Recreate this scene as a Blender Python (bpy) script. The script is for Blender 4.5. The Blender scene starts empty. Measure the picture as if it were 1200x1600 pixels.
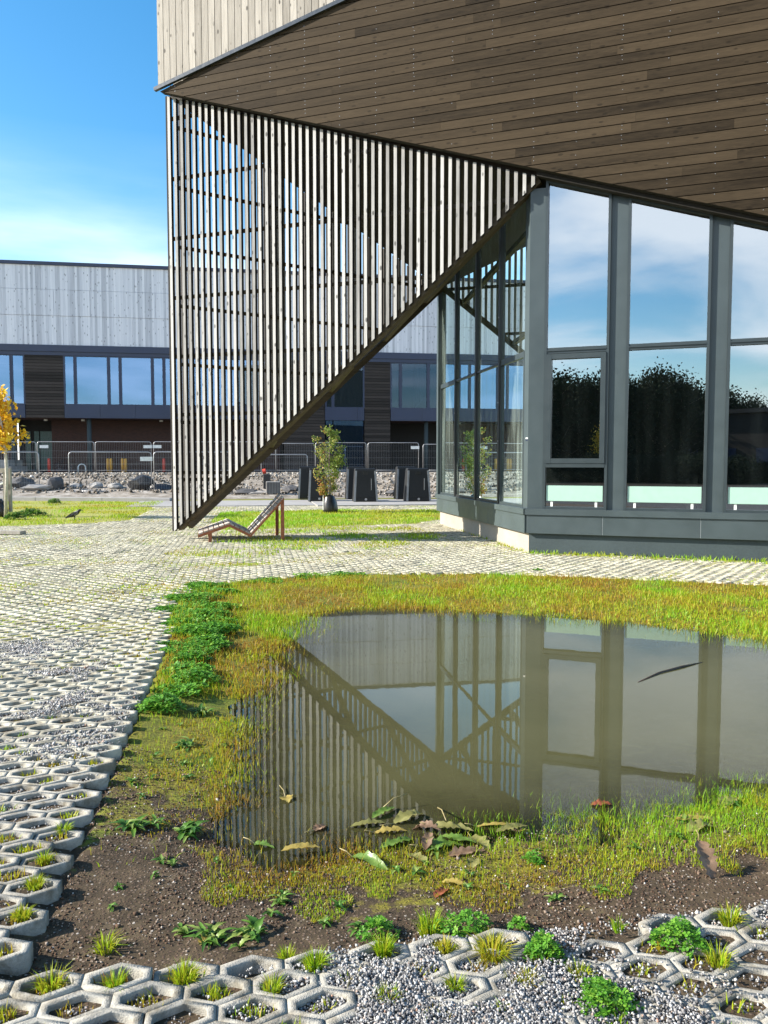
import bpy, math, random
import numpy as np
from math import radians as R, sin, cos, tan, pi, sqrt, atan2
from mathutils import Vector, Matrix

random.seed(7); rng = np.random.default_rng(7)
C = bpy.context.scene.collection
SC = bpy.context.scene

# ------------------------------------------------------------------ camera
EYE = 1.6; FPX = 1250.0; PITCH = 3.57
cam = bpy.data.cameras.new('camera'); camo = bpy.data.objects.new('camera', cam); C.objects.link(camo)
camo.location = (0, 0, EYE); camo.rotation_euler = (R(90 - PITCH), 0, 0)
cam.sensor_fit = 'VERTICAL'; cam.sensor_height = 36; cam.lens = FPX / 1600 * 36
cam.clip_start = 0.05; cam.clip_end = 2000
SC.camera = camo

# ------------------------------------------------------------------ light, sky, exposure
CLOUD_OFF = (3.1, 1.7, 0.0)
SUN_H, SUN_E = 86.0, 28.0           # heading the light travels to, elevation
world = bpy.data.worlds.new('World'); SC.world = world; world.use_nodes = True
wn = world.node_tree; wn.nodes.clear()
def N(tree, t, **kw):
    n = tree.nodes.new(t)
    for k, v in kw.items(): setattr(n, k, v)
    return n
wo = N(wn, 'ShaderNodeOutputWorld'); wb = N(wn, 'ShaderNodeBackground')
sky = N(wn, 'ShaderNodeTexSky', sky_type='NISHITA', sun_disc=False)
sky.sun_elevation = R(SUN_E); sky.sun_rotation = R(SUN_H + 180)
sky.air_density = 1.0; sky.dust_density = 0.6; sky.ozone_density = 2.0; sky.altitude = 50
hs = N(wn, 'ShaderNodeHueSaturation'); hs.inputs['Saturation'].default_value = 1.36; hs.inputs['Hue'].default_value = 0.492
wn.links.new(sky.outputs[0], hs.inputs['Color'])
tc = N(wn, 'ShaderNodeTexCoord'); sp = N(wn, 'ShaderNodeSeparateXYZ'); wn.links.new(tc.outputs['Generated'], sp.inputs[0])
def wmath(op, a, b=None, clamp=False):
    m = N(wn, 'ShaderNodeMath', operation=op); m.use_clamp = clamp
    for i, x in enumerate((a, b)):
        if x is None: continue
        if isinstance(x, (int, float)): m.inputs[i].default_value = x
        else: wn.links.new(x, m.inputs[i])
    return m.outputs[0]
zz = wmath('ADD', wmath('MAXIMUM', sp.outputs['Z'], 0.0), 0.12)
cx = wmath('DIVIDE', sp.outputs['X'], zz); cy = wmath('DIVIDE', sp.outputs['Y'], zz)
cb = N(wn, 'ShaderNodeCombineXYZ'); wn.links.new(cx, cb.inputs[0]); wn.links.new(cy, cb.inputs[1])
cn = N(wn, 'ShaderNodeTexNoise'); cn.inputs['Scale'].default_value = 0.62; cn.inputs['Detail'].default_value = 7; cn.inputs['Roughness'].default_value = 0.52
cn.inputs['Distortion'].default_value = 0.5
cmap = N(wn, 'ShaderNodeMapping'); cmap.inputs['Location'].default_value = CLOUD_OFF; wn.links.new(cb.outputs[0], cmap.inputs[0]); wn.links.new(cmap.outputs[0], cn.inputs['Vector'])
# more cloud behind (-Y), little in front, except thin streaks low on the horizon
front = wmath('MULTIPLY', sp.outputs['Y'], -0.13)
cl = wmath('ADD', cn.outputs['Fac'], front)
mr = N(wn, 'ShaderNodeMapRange'); mr.inputs['From Min'].default_value = 0.49; mr.inputs['From Max'].default_value = 0.74; mr.interpolation_type = 'SMOOTHSTEP'
wn.links.new(cl, mr.inputs['Value'])
low = N(wn, 'ShaderNodeMapRange'); low.inputs['From Min'].default_value = 0.36; low.inputs['From Max'].default_value = 0.16
wn.links.new(sp.outputs['Z'], low.inputs['Value'])
cn2 = N(wn, 'ShaderNodeTexNoise'); cn2.inputs['Scale'].default_value = 3.0; cn2.inputs['Detail'].default_value = 6
mp2 = N(wn, 'ShaderNodeMapping'); mp2.inputs['Scale'].default_value = (1, 1, 5); wn.links.new(tc.outputs['Generated'], mp2.inputs[0]); wn.links.new(mp2.outputs[0], cn2.inputs['Vector'])
lowm = wmath('MULTIPLY', low.outputs[0], wmath('MULTIPLY', wmath('MULTIPLY', wmath('POWER', cn2.outputs['Fac'], 2.2), 2.5), wmath('ADD', wmath('MULTIPLY', sp.outputs['Y'], 0.6), 0.35, True)), True)
call = wmath('MAXIMUM', mr.outputs[0], lowm, True)
cmix = N(wn, 'ShaderNodeMixRGB'); cmix.inputs['Color2'].default_value = (7.2, 7.5, 8.0, 1)
wn.links.new(wmath('MULTIPLY', call, 0.85), cmix.inputs['Fac']); wn.links.new(hs.outputs[0], cmix.inputs['Color1'])
wn.links.new(cmix.outputs[0], wb.inputs['Color']); wb.inputs['Strength'].default_value = 0.108
wn.links.new(wb.outputs[0], wo.inputs['Surface'])
sl = bpy.data.lights.new('sun', 'SUN'); sl.energy = 5.0; sl.angle = R(0.53); sl.color = (1.0, 0.93, 0.82)
so = bpy.data.objects.new('sun', sl); C.objects.link(so); so.location = (-30, -8, 25)
LD = Vector((sin(R(SUN_H)) * cos(R(SUN_E)), cos(R(SUN_H)) * cos(R(SUN_E)), -sin(R(SUN_E))))
so.rotation_euler = LD.to_track_quat('-Z', 'Y').to_euler()
SC.view_settings.view_transform = 'Standard'; SC.view_settings.look = 'None'; SC.view_settings.gamma = 1
SC.view_settings.exposure = 1.28
SC.cycles.max_bounces = 8; SC.cycles.transparent_max_bounces = 12; SC.cycles.caustics_reflective = False; SC.cycles.caustics_refractive = False

# ------------------------------------------------------------------ survey helpers: pixel of the photo -> place on a known plane
th = R(PITCH)
def ray(px, py):
    x = (px - 600) / FPX; y = -(py - 800) / FPX
    return Vector((x, cos(th) + y * sin(th), y * cos(th) - sin(th)))
def G(px, py, z=0.0):
    d = ray(px, py); t = (z - EYE) / d.z
    return (d.x * t, d.y * t)
def atY(px, py, Y):
    d = ray(px, py); t = Y / d.y
    return (d.x * t, Y, EYE + d.z * t)

# ------------------------------------------------------------------ object helpers
def tag(o, label, cat, group=None, kind=None):
    if label: o['label'] = label
    if cat: o['category'] = cat
    if group: o['group'] = group
    if kind: o['kind'] = kind
    return o
def thing(name, label, cat, loc=(0, 0, 0), rz=0.0, group=None):
    o = bpy.data.objects.new(name, None); C.objects.link(o); o.empty_display_size = 0.2
    o.location = loc; o.rotation_euler = (0, 0, rz)
    return tag(o, label, cat, group)
def copy_tree(o, parent=None):
    c = o.copy(); C.objects.link(c)
    if parent is not None: c.parent = parent
    for ch in list(o.children): copy_tree(ch, c)
    return c

class MB:
    """collects polygons, then links them as one mesh object"""
    def __init__(self): self.v = []; self.f = []; self.m = []; self.t = []
    def face(self, pts, mi=0, tone=0.5):
        b = len(self.v); self.v += [tuple(p) for p in pts]; self.f.append(tuple(range(b, b + len(pts)))); self.m.append(mi); self.t.append(tone)
    def mesh(self, vs, fs, mi=0, tone=0.5):
        b = len(self.v); self.v += [tuple(p) for p in vs]
        for f in fs: self.f.append(tuple(b + i for i in f)); self.m.append(mi); self.t.append(tone)
    def box(self, x0, x1, y0, y1, z0, z1, mi=0, tone=0.5):
        vs = [(x, y, z) for z in (z0, z1) for y in (y0, y1) for x in (x0, x1)]
        self.mesh(vs, [(0, 2, 3, 1), (4, 5, 7, 6), (0, 1, 5, 4), (2, 6, 7, 3), (0, 4, 6, 2), (1, 3, 7, 5)], mi, tone)
    def bbox(self, x0, x1, y0, y1, z0, z1, b=0.01, mi=0, tone=0.5):
        """box with chamfered edges"""
        vs = []; idx = {}
        for sx in (0, 1):
            for sy in (0, 1):
                for sz in (0, 1):
                    X = (x0, x1)[sx]; Y = (y0, y1)[sy]; Z = (z0, z1)[sz]
                    dx = b if sx == 0 else -b; dy = b if sy == 0 else -b; dz = b if sz == 0 else -b
                    for ax in range(3):
                        p = [X + dx, Y + dy, Z + dz]; p[ax] = (X, Y, Z)[ax]
                        idx[(sx, sy, sz, ax)] = len(vs); vs.append(p)
        cxm = Vector(((x0 + x1) / 2, (y0 + y1) / 2, (z0 + z1) / 2)); fs = []
        def add(q):
            P = [Vector(vs[i]) for i in q]; n = (P[1] - P[0]).cross(P[2] - P[0]); c = sum(P, Vector()) / len(P)
            fs.append(tuple(q) if n.dot(c - cxm) > 0 else tuple(reversed(q)))
        for ax in range(3):
            o1, o2 = [a for a in range(3) if a != ax]
            for s in (0, 1):
                q = []
                for a, c_ in ((0, 0), (1, 0), (1, 1), (0, 1)):
                    k = [0, 0, 0]; k[ax] = s; k[o1] = a; k[o2] = c_; q.append(idx[(*k, ax)])
                add(q)
            for a in (0, 1):
                for c_ in (0, 1):
                    k0 = [0, 0, 0]; k0[o1] = a; k0[o2] = c_; k1 = list(k0); k1[ax] = 1
                    add([idx[(*k0, o1)], idx[(*k1, o1)], idx[(*k1, o2)], idx[(*k0, o2)]])
        for sx in (0, 1):
            for sy in (0, 1):
                for sz in (0, 1): add([idx[(sx, sy, sz, 0)], idx[(sx, sy, sz, 1)], idx[(sx, sy, sz, 2)]])
        self.mesh(vs, fs, mi, tone)
    def tube(self, pts, r, n=6, mi=0, tone=0.5, caps=True):
        pts = [Vector(p) for p in pts]; rs = r if isinstance(r, (list, tuple)) else [r] * len(pts)
        vs = []; fs = []; pa = None
        for i, p in enumerate(pts):
            d = (pts[min(i + 1, len(pts) - 1)] - pts[max(i - 1, 0)]).normalized()
            if pa is None: a = d.cross(Vector((0, 0, 1)) if abs(d.z) < 0.9 else Vector((0, 1, 0))).normalized()
            else:
                a = pa - d * pa.dot(d); a.normalize()
            pa = a; b = d.cross(a)
            for k in range(n):
                q = 2 * pi * k / n; vs.append(p + (a * cos(q) + b * sin(q)) * rs[i])
        for i in range(len(pts) - 1):
            for k in range(n):
                k2 = (k + 1) % n; fs.append((i * n + k, i * n + k2, (i + 1) * n + k2, (i + 1) * n + k))
        if caps: fs.append(tuple(reversed(range(n)))); fs.append(tuple(range((len(pts) - 1) * n, len(pts) * n)))
        self.mesh(vs, fs, mi, tone)
    def bar(self, p, q, w, h, up=(0, 0, 1), mi=0, tone=0.5):
        p = Vector(p); q = Vector(q); d = (q - p).normalized(); s = d.cross(Vector(up)).normalized(); u = s.cross(d)
        vs = [P + s * a * w / 2 + u * b * h / 2 for P in (p, q) for a, b in ((-1, -1), (1, -1), (1, 1), (-1, 1))]
        self.mesh(vs, [(0, 1, 2, 3), (7, 6, 5, 4), (0, 4, 5, 1), (1, 5, 6, 2), (2, 6, 7, 3), (3, 7, 4, 0)], mi, tone)
    def prism(self, poly, ax, a0, a1, mi=0, tone=0.5):
        """poly (2-D) extruded along axis ax (0 x,1 y,2 z) from a0 to a1"""
        def P(p, a): q = list(p); q.insert(ax, a); return q
        n = len(poly); vs = [P(p, a0) for p in poly] + [P(p, a1) for p in poly]
        fs = [tuple(range(n)), tuple(reversed(range(n, 2 * n)))] + [(i, n + i, n + (i + 1) % n, (i + 1) % n) for i in range(n)]
        self.mesh(vs, fs, mi, tone)
    def build(self, name, mats, parent=None, smooth=False, loc=None, rot=None, fix=True):
        me = bpy.data.meshes.new(name); me.from_pydata(self.v, [], self.f)
        if not isinstance(mats, (list, tuple)): mats = [mats]
        for m in mats: me.materials.append(m)
        me.polygons.foreach_set('material_index', self.m)
        a = me.attributes.new('tone', 'FLOAT', 'FACE'); a.data.foreach_set('value', self.t)
        if smooth: me.polygons.foreach_set('use_smooth', [True] * len(self.f))
        me.update()
        if fix:
            import bmesh
            bm = bmesh.new(); bm.from_mesh(me); bmesh.ops.recalc_face_normals(bm, faces=bm.faces); bm.to_mesh(me); bm.free()
        o = bpy.data.objects.new(name, me); C.objects.link(o)
        if parent is not None: o.parent = parent
        if loc is not None: o.location = loc
        if rot is not None: o.rotation_euler = rot
        return o

def np_mesh(name, V, F, mat, tone=None, parent=None, smooth=False, attrs=None):
    """V (n,3), F (m,k) of one polygon size; tone per face"""
    me = bpy.data.meshes.new(name); n = len(V); m, k = F.shape
    me.vertices.add(n); me.vertices.foreach_set('co', np.ascontiguousarray(V, dtype=np.float32).ravel())
    me.loops.add(m * k); me.loops.foreach_set('vertex_index', np.ascontiguousarray(F, dtype=np.int32).ravel())
    me.polygons.add(m); me.polygons.foreach_set('loop_start', np.arange(0, m * k, k, dtype=np.int32))
    me.polygons.foreach_set('loop_total', np.full(m, k, dtype=np.int32))
    if smooth: me.polygons.foreach_set('use_smooth', np.ones(m, dtype=bool))
    me.materials.append(mat); me.update(calc_edges=True)
    if tone is not None:
        a = me.attributes.new('tone', 'FLOAT', 'FACE'); a.data.foreach_set('value', np.ascontiguousarray(tone, dtype=np.float32))
    for nm, arr in (attrs or {}).items():
        a = me.attributes.new(nm, 'FLOAT', 'POINT'); a.data.foreach_set('value', np.ascontiguousarray(arr, dtype=np.float32))
    me.validate()
    o = bpy.data.objects.new(name, me); C.objects.link(o)
    if parent is not None: o.parent = parent
    return o

def clip_half(poly, a, b, c):
    """keep a*x+b*y<=c"""
    out = []
    for i in range(len(poly)):
        p = poly[i]; q = poly[(i + 1) % len(poly)]; fp = a * p[0] + b * p[1] - c; fq = a * q[0] + b * q[1] - c
        if fp <= 0: out.append(p)
        if (fp < 0 < fq) or (fq < 0 < fp):
            t = fp / (fp - fq); out.append((p[0] + (q[0] - p[0]) * t, p[1] + (q[1] - p[1]) * t))
    return out
def clip_convex(poly, conv):
    """conv counter-clockwise"""
    for i in range(len(conv)):
        p = conv[i]; q = conv[(i + 1) % len(conv)]; nx, ny = q[1] - p[1], -(q[0] - p[0])
        poly = clip_half(poly, nx, ny, nx * p[0] + ny * p[1])
        if len(poly) < 3: return []
    return poly
def inpoly(X, Y, poly):
    ins = np.zeros(X.shape, bool); n = len(poly)
    for i in range(n):
        x0, y0 = poly[i]; x1, y1 = poly[(i + 1) % n]
        c = ((y0 > Y) != (y1 > Y))
        with np.errstate(divide='ignore', invalid='ignore'):
            ins ^= c & (X < (x1 - x0) * (Y - y0) / ((y1 - y0) if y1 != y0 else 1e-9) + x0)
    return ins
def sdist(X, Y, poly):
    """positive inside"""
    d = np.full(X.shape, 1e9); n = len(poly)
    for i in range(n):
        x0, y0 = poly[i]; x1, y1 = poly[(i + 1) % n]; dx, dy = x1 - x0, y1 - y0
        t = np.clip(((X - x0) * dx + (Y - y0) * dy) / (dx * dx + dy * dy), 0, 1)
        d = np.minimum(d, np.hypot(X - x0 - t * dx, Y - y0 - t * dy))
    return np.where(inpoly(X, Y, poly), d, -d)
_lat = {}
def vnoise(X, Y, s, seed=0):
    """smooth value noise 0..1"""
    if seed not in _lat: _lat[seed] = np.random.default_rng(seed + 100).random((256, 256))
    L = _lat[seed]; x = X / s; y = Y / s; xi = np.floor(x).astype(int); yi = np.floor(y).astype(int)
    fx = x - xi; fy = y - yi; fx = fx * fx * (3 - 2 * fx); fy = fy * fy * (3 - 2 * fy)
    g = lambda a, b: L[(xi + a) % 256, (yi + b) % 256]
    return (g(0, 0) * (1 - fx) + g(1, 0) * fx) * (1 - fy) + (g(0, 1) * (1 - fx) + g(1, 1) * fx) * fy
def fbm(X, Y, s, seed=0, o=4):
    r = 0; a = 0.5; w = 0
    for i in range(o): r = r + a * vnoise(X, Y, s / 2 ** i, seed + i); w += a; a *= 0.5
    return r / w

# ------------------------------------------------------------------ materials
def mat(name): 
    m = bpy.data.materials.new(name); m.use_nodes = True; t = m.node_tree; t.nodes.clear()
    o = N(t, 'ShaderNodeOutputMaterial'); return m, t, o
class T:
    """small node-building helper"""
    def __init__(s, t): s.t = t; s.l = t.links.new
    def coord(s, kind='Object', scale=(1, 1, 1), loc=(0, 0, 0)):
        c = N(s.t, 'ShaderNodeTexCoord'); m = N(s.t, 'ShaderNodeMapping'); m.inputs['Scale'].default_value = scale; m.inputs['Location'].default_value = loc
        s.l(c.outputs[kind], m.inputs[0]); return m.outputs[0]
    def noise(s, vec, scale, detail=4, rough=0.55, dist=0):
        n = N(s.t, 'ShaderNodeTexNoise'); n.inputs['Scale'].default_value = scale; n.inputs['Detail'].default_value = detail
        n.inputs['Roughness'].default_value = rough; n.inputs['Distortion'].default_value = dist
        if vec is not None: s.l(vec, n.inputs['Vector'])
        return n.outputs['Fac']
    def voro(s, vec, scale, feature='F1', out='Distance', rnd=1.0):
        n = N(s.t, 'ShaderNodeTexVoronoi', feature=feature); n.inputs['Scale'].default_value = scale; n.inputs['Randomness'].default_value = rnd
        s.l(vec, n.inputs['Vector']); return n.outputs[out]
    def ramp(s, fac, stops):
        n = N(s.t, 'ShaderNodeValToRGB'); e = n.color_ramp.elements
        while len(e) < len(stops): e.new(0.5)
        for el, (p, c) in zip(e, stops):
            el.position = p; el.color = (*c, 1) if len(c) == 3 else c
        s.l(fac, n.inputs[0]); return n.outputs[0]
    def rng(s, fac, a, b, c=0, d=1):
        n = N(s.t, 'ShaderNodeMapRange'); n.inputs[1].default_value = a; n.inputs[2].default_value = b; n.inputs[3].default_value = c; n.inputs[4].default_value = d
        s.l(fac, n.inputs[0]); return n.outputs[0]
    def math(s, op, a, b=None, clamp=False):
        m = N(s.t, 'ShaderNodeMath', operation=op); m.use_clamp = clamp
        for i, x in enumerate((a, b)):
            if x is None: continue
            if isinstance(x, (int, float)): m.inputs[i].default_value = x
            else: s.l(x, m.inputs[i])
        return m.outputs[0]
    def mix(s, fac, a, b, mode='MIX'):
        m = N(s.t, 'ShaderNodeMixRGB', blend_type=mode)
        for i, x in enumerate((fac, a, b)):
            if isinstance(x, (int, float)): m.inputs[i].default_value = x
            elif isinstance(x, tuple): m.inputs[i].default_value = (*x, 1)
            else: s.l(x, m.inputs[i])
        return m.outputs[0]
    def attr(s, name): a = N(s.t, 'ShaderNodeAttribute', attribute_name=name); return a.outputs['Fac']
    def bump(s, h, strength=0.3, dist=0.01):
        b = N(s.t, 'ShaderNodeBump'); b.inputs['Strength'].default_value = strength; b.inputs['Distance'].default_value = dist; s.l(h, b.inputs['Height']); return b.outputs[0]
    def pbsdf(s, color, rough=0.7, normal=None, metal=0.0, spec=0.5):
        p = N(s.t, 'ShaderNodeBsdfPrincipled')
        for nm, x in (('Base Color', color), ('Roughness', rough), ('Metallic', metal), ('Specular IOR Level', spec)):
            if isinstance(x, (int, float)): p.inputs[nm].default_value = x
            elif isinstance(x, tuple): p.inputs[nm].default_value = (*x, 1)
            else: s.l(x, p.inputs[nm])
        if normal is not None: s.l(normal, p.inputs['Normal'])
        return p
def simple(name, col, rough=0.6, metal=0.0, var=0.15, scale=8.0, bump=0.0, spec=0.5):
    m, t, o = mat(name); k = T(t); v = k.coord()
    n = k.noise(v, scale, 5)
    c = k.mix(k.rng(n, 0.3, 0.7), tuple(x * (1 - var) for x in col), tuple(min(1, x * (1 + var)) for x in col))
    nb = k.bump(k.noise(v, scale * 6, 3), bump, 0.01) if bump else None
    p = k.pbsdf(c, k.rng(k.noise(v, scale * 2), 0.2, 0.8, max(0, rough - 0.08), min(1, rough + 0.08)), nb, metal, spec); k.l(p.outputs[0], o.inputs[0]); return m
def wood(name, dark, light, along='x', knots=0.6, grain=1.0, rough=0.7, tone_amt=0.5, spec=0.3):
    """boards with grain running along local x or z, knots, one tone per board from 'tone'"""
    m, t, o = mat(name); k = T(t)
    sc = (0.9, 14, 14) if along == 'x' else (14, 14, 0.9)
    tn = k.attr('tone')
    cc = N(t, 'ShaderNodeTexCoord'); ad = N(t, 'ShaderNodeVectorMath', operation='ADD'); k.l(cc.outputs['Object'], ad.inputs[0])
    off = N(t, 'ShaderNodeCombineXYZ'); q = k.math('MULTIPLY', tn, 37.0); 
    for i in range(3): k.l(q, off.inputs[i])
    k.l(off.outputs[0], ad.inputs[1])
    mp = N(t, 'ShaderNodeMapping'); mp.inputs['Scale'].default_value = sc; k.l(ad.outputs[0], mp.inputs[0]); v = mp.outputs[0]
    g = k.noise(v, 3.2 * grain, 6, 0.65, 0.4)
    g2 = k.noise(v, 0.8, 3)
    f = k.math('ADD', k.math('MULTIPLY', g, 0.6), k.math('MULTIPLY', g2, 0.4))
    f = k.math('ADD', f, k.math('MULTIPLY', k.math('SUBTRACT', tn, 0.5), tone_amt))
    c = k.ramp(f, [(0.25, dark), (0.75, light)])
    mk = N(t, 'ShaderNodeMapping'); mk.inputs['Scale'].default_value = (6.5, 15, 15) if along == 'x' else (15, 15, 6.5); k.l(ad.outputs[0], mk.inputs[0])
    kv = k.voro(mk.outputs[0], 0.62)
    kf = k.math('MULTIPLY', k.rng(kv, 0.14, 0.21, knots, 0), k.rng(k.noise(mk.outputs[0], .33, 2), .40, .50))
    c = k.mix(kf, c, tuple(x * 0.28 for x in dark))
    st = k.noise(k.coord('Object', (1, 1, 1)), 1.1, 4)
    c = k.mix(k.rng(st, 0.45, 0.75, 0, 0.28), c, tuple(x * 0.8 for x in light))
    p = k.pbsdf(c, rough, k.bump(g, 0.25, 0.004), 0, spec); k.l(p.outputs[0], o.inputs[0]); return m
def glass_mat(name, refl=0.4, tint=(0.8, 0.88, 0.86), gcol=(0.92, 0.97, 1.0), dust=0.015):
    """coated window glass: mirror part and see-through part"""
    m, t, o = mat(name); k = T(t)
    gl = N(t, 'ShaderNodeBsdfGlossy'); gl.inputs['Roughness'].default_value = 0.0; gl.inputs['Color'].default_value = (*gcol, 1)
    tr = N(t, 'ShaderNodeBsdfTransparent'); tr.inputs['Color'].default_value = (*tint, 1)
    fr = N(t, 'ShaderNodeFresnel'); fr.inputs['IOR'].default_value = 1.52
    v = k.coord('Object'); nb = k.bump(k.noise(v, 0.55, 0), 0.03, 0.02); k.l(nb, gl.inputs['Normal'])
    f = k.math('ADD', k.math('MULTIPLY', fr.outputs[0], 1.0 - refl), refl, True)
    mx = N(t, 'ShaderNodeMixShader'); k.l(f, mx.inputs[0]); k.l(tr.outputs[0], mx.inputs[1]); k.l(gl.outputs[0], mx.inputs[2])
    df = N(t, 'ShaderNodeBsdfDiffuse'); df.inputs[0].default_value = (0.42, 0.52, 0.48, 1)
    st = k.noise(k.coord('Object', (3.2, 3.2, 0.22)), 1.6, 4, 0.6); sp_ = k.noise(k.coord('Object'), 9, 5, .7)
    du = k.math('MULTIPLY', k.math('ADD', k.rng(st, .45, .75, .35, 2.2), k.rng(sp_, .60, .8, 0, .6)), dust)
    m2 = N(t, 'ShaderNodeMixShader'); k.l(du, m2.inputs[0]); k.l(mx.outputs[0], m2.inputs[1]); k.l(df.outputs[0], m2.inputs[2]); k.l(m2.outputs[0], o.inputs[0]); return m
def leafy(name, stops, rough=0.5, trans=0.35):
    m, t, o = mat(name); k = T(t); tn = k.attr('tone')
    c = k.ramp(tn, stops)
    n = k.noise(k.coord('Object'), 3.0, 3); c = k.mix(k.rng(n, 0.3, 0.7, 0, 0.35), c, k.mix(1.0, c, (0.7, 0.8, 0.5), 'MULTIPLY'))
    p = k.pbsdf(c, rough, None, 0, 0.35)
    tr = N(t, 'ShaderNodeBsdfTranslucent'); k.l(c, tr.inputs[0])
    mx = N(t, 'ShaderNodeMixShader'); mx.inputs[0].default_value = trans; k.l(p.outputs[0], mx.inputs[1]); k.l(tr.outputs[0], mx.inputs[2]); k.l(mx.outputs[0], o.inputs[0]); return m

M = {}
M['plank'] = wood('brown_planks', (0.014, 0.0098, 0.0056), (0.072, 0.052, 0.031), 'x', 0.5, 2.2, 0.75, 0.30, 0.12)
M['board'] = wood('pale_boards', (0.20, 0.18, 0.15), (0.45, 0.415, 0.36), 'z', 0.95, 1.0, 0.7, 0.35)
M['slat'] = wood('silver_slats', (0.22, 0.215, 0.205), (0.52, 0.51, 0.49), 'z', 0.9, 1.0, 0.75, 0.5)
M['slatside'] = wood('dark_slat_sides', (0.012, 0.010, 0.009), (0.036, 0.031, 0.027), 'z', 0.3, 1.0, 0.8, 0.3)  # slat sides coloured near black, deepening the contrast with the pale fronts
M['beam'] = wood('dark_beams', (0.045, 0.032, 0.018), (0.12, 0.09, 0.055), 'x', 0.3, 1.0, 0.7, 0.3)
M['darkwood'] = wood('charred_timber', (0.018, 0.015, 0.013), (0.055, 0.045, 0.040), 'x', 0.3, 1.0, 0.7, 0.5)
M['gap'] = simple('board_gap', (0.012, 0.010, 0.008), 0.9)
M['frame'] = simple('grey_metal_frames', (0.031, 0.043, 0.048), 0.38, 0.0, 0.08, 3.0)
M['panel'] = simple('grey_metal_panels', (0.048, 0.066, 0.072), 0.42, 0.0, 0.12, 2.0, 0.05)
M['jointmetal'] = simple('joint_strip', (0.16, 0.18, 0.19), 0.4)
M['blackseal'] = simple('dark_glazing_bars', (0.016, 0.018, 0.020), 0.4)
M['flash'] = simple('edge_flashing', (0.055, 0.065, 0.078), 0.35, 0.3)
M['glass'] = glass_mat('facade_glass', 0.42, (0.9, 0.96, 0.94), (0.92, 0.97, 1.0), 0.005)
M['sideglass'] = glass_mat('side_glass', 0.36, (0.62, 0.74, 0.70), (0.80, 0.94, 0.90), 0.13)
M['farglass'] = glass_mat('far_glass', 0.42, (0.5, 0.6, 0.7), (0.34, 0.56, 0.90))
M['fardark'] = glass_mat('far_dim_glass', 0.06, (0.6, 0.65, 0.7), (0.5, 0.7, 0.95))  # weak mirror stands in for the dark building these panes would reflect
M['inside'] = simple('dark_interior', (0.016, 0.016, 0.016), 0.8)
M['white'] = simple('white_fittings', (0.72, 0.74, 0.72), 0.5)
M['mint'] = simple('frosted_mint_glass', (0.33, 0.50, 0.42), 0.4, 0, 0.03)
M['galv'] = simple('galvanised_steel', (0.42, 0.43, 0.45), 0.38, 0.7, 0.15, 10)
M['black'] = simple('black_plastic', (0.012, 0.013, 0.015), 0.45, 0, 0.3, 6)
M['binblack'] = simple('bin_charcoal', (0.006, 0.007, 0.008), 0.55, 0.0, 0.2, 3)
M['binside'] = simple('bin_steel_edge', (0.30, 0.31, 0.32), 0.4, 0.4, 0.2, 3)
M['navy'] = simple('navy_cladding', (0.022, 0.036, 0.080), 0.4, 0.0, 0.12, 0.6)
M['corten'] = simple('rusty_steel', (0.26, 0.085, 0.035), 0.75, 0, 0.35, 14, 0.2)
M['stake'] = wood('grey_stakes', (0.20, 0.18, 0.15), (0.42, 0.39, 0.34), 'z', 0.4, 1, 0.8, 0.3)
M['seatwood'] = wood('lounger_slats', (0.24, 0.20, 0.16), (0.52, 0.46, 0.40), 'x', 0.3, 1, 0.75, 0.5)
M['red'] = simple('red_plastic', (0.55, 0.05, 0.025), 0.5)
M['orange'] = simple('orange_plastic', (0.62, 0.14, 0.025), 0.5)
M['yellow'] = simple('yellow_plastic', (0.60, 0.30, 0.03), 0.5)
M['sign'] = simple('sign_plate', (0.75, 0.76, 0.74), 0.5)
M['bark'] = simple('young_bark', (0.20, 0.17, 0.13), 0.85, 0, 0.3, 20, 0.3)
M['pale_bark'] = simple('pale_bark', (0.50, 0.47, 0.42), 0.8, 0, 0.25, 20, 0.2)
M['leafgreen'] = leafy('hedge_leaf', [(0.0, (0.06, 0.13, 0.02)), (0.55, (0.22, 0.30, 0.06)), (0.8, (0.36, 0.27, 0.07)), (1.0, (0.45, 0.18, 0.06))])
M['leafyellow'] = leafy('maple_leaf', [(0.0, (0.62, 0.30, 0.02)), (0.5, (0.84, 0.54, 0.035)), (1.0, (0.88, 0.68, 0.07))])
M['leafdark'] = leafy('wood_leaf', [(0.0, (0.008, 0.017, 0.006)), (1.0, (0.016, 0.029, 0.010))], 1.0, 0.1)
M['grass'] = leafy('grass_blade', [(0.0, (0.32, 0.16, 0.03)), (0.3, (0.40, 0.31, 0.022)), (0.6, (0.36, 0.42, 0.020)), (1.0, (0.20, 0.42, 0.014))], 0.5, 0.4)
M['clover'] = leafy('clover_leaf', [(0.0, (0.05, 0.17, 0.018)), (0.6, (0.125, 0.33, 0.03)), (1.0, (0.27, 0.46, 0.06))], 0.45, 0.35)
M['weed'] = leafy('weed_leaf', [(0.0, (0.04, 0.12, 0.02)), (0.6, (0.12, 0.25, 0.035)), (1.0, (0.28, 0.34, 0.09))], 0.45, 0.35)

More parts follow.
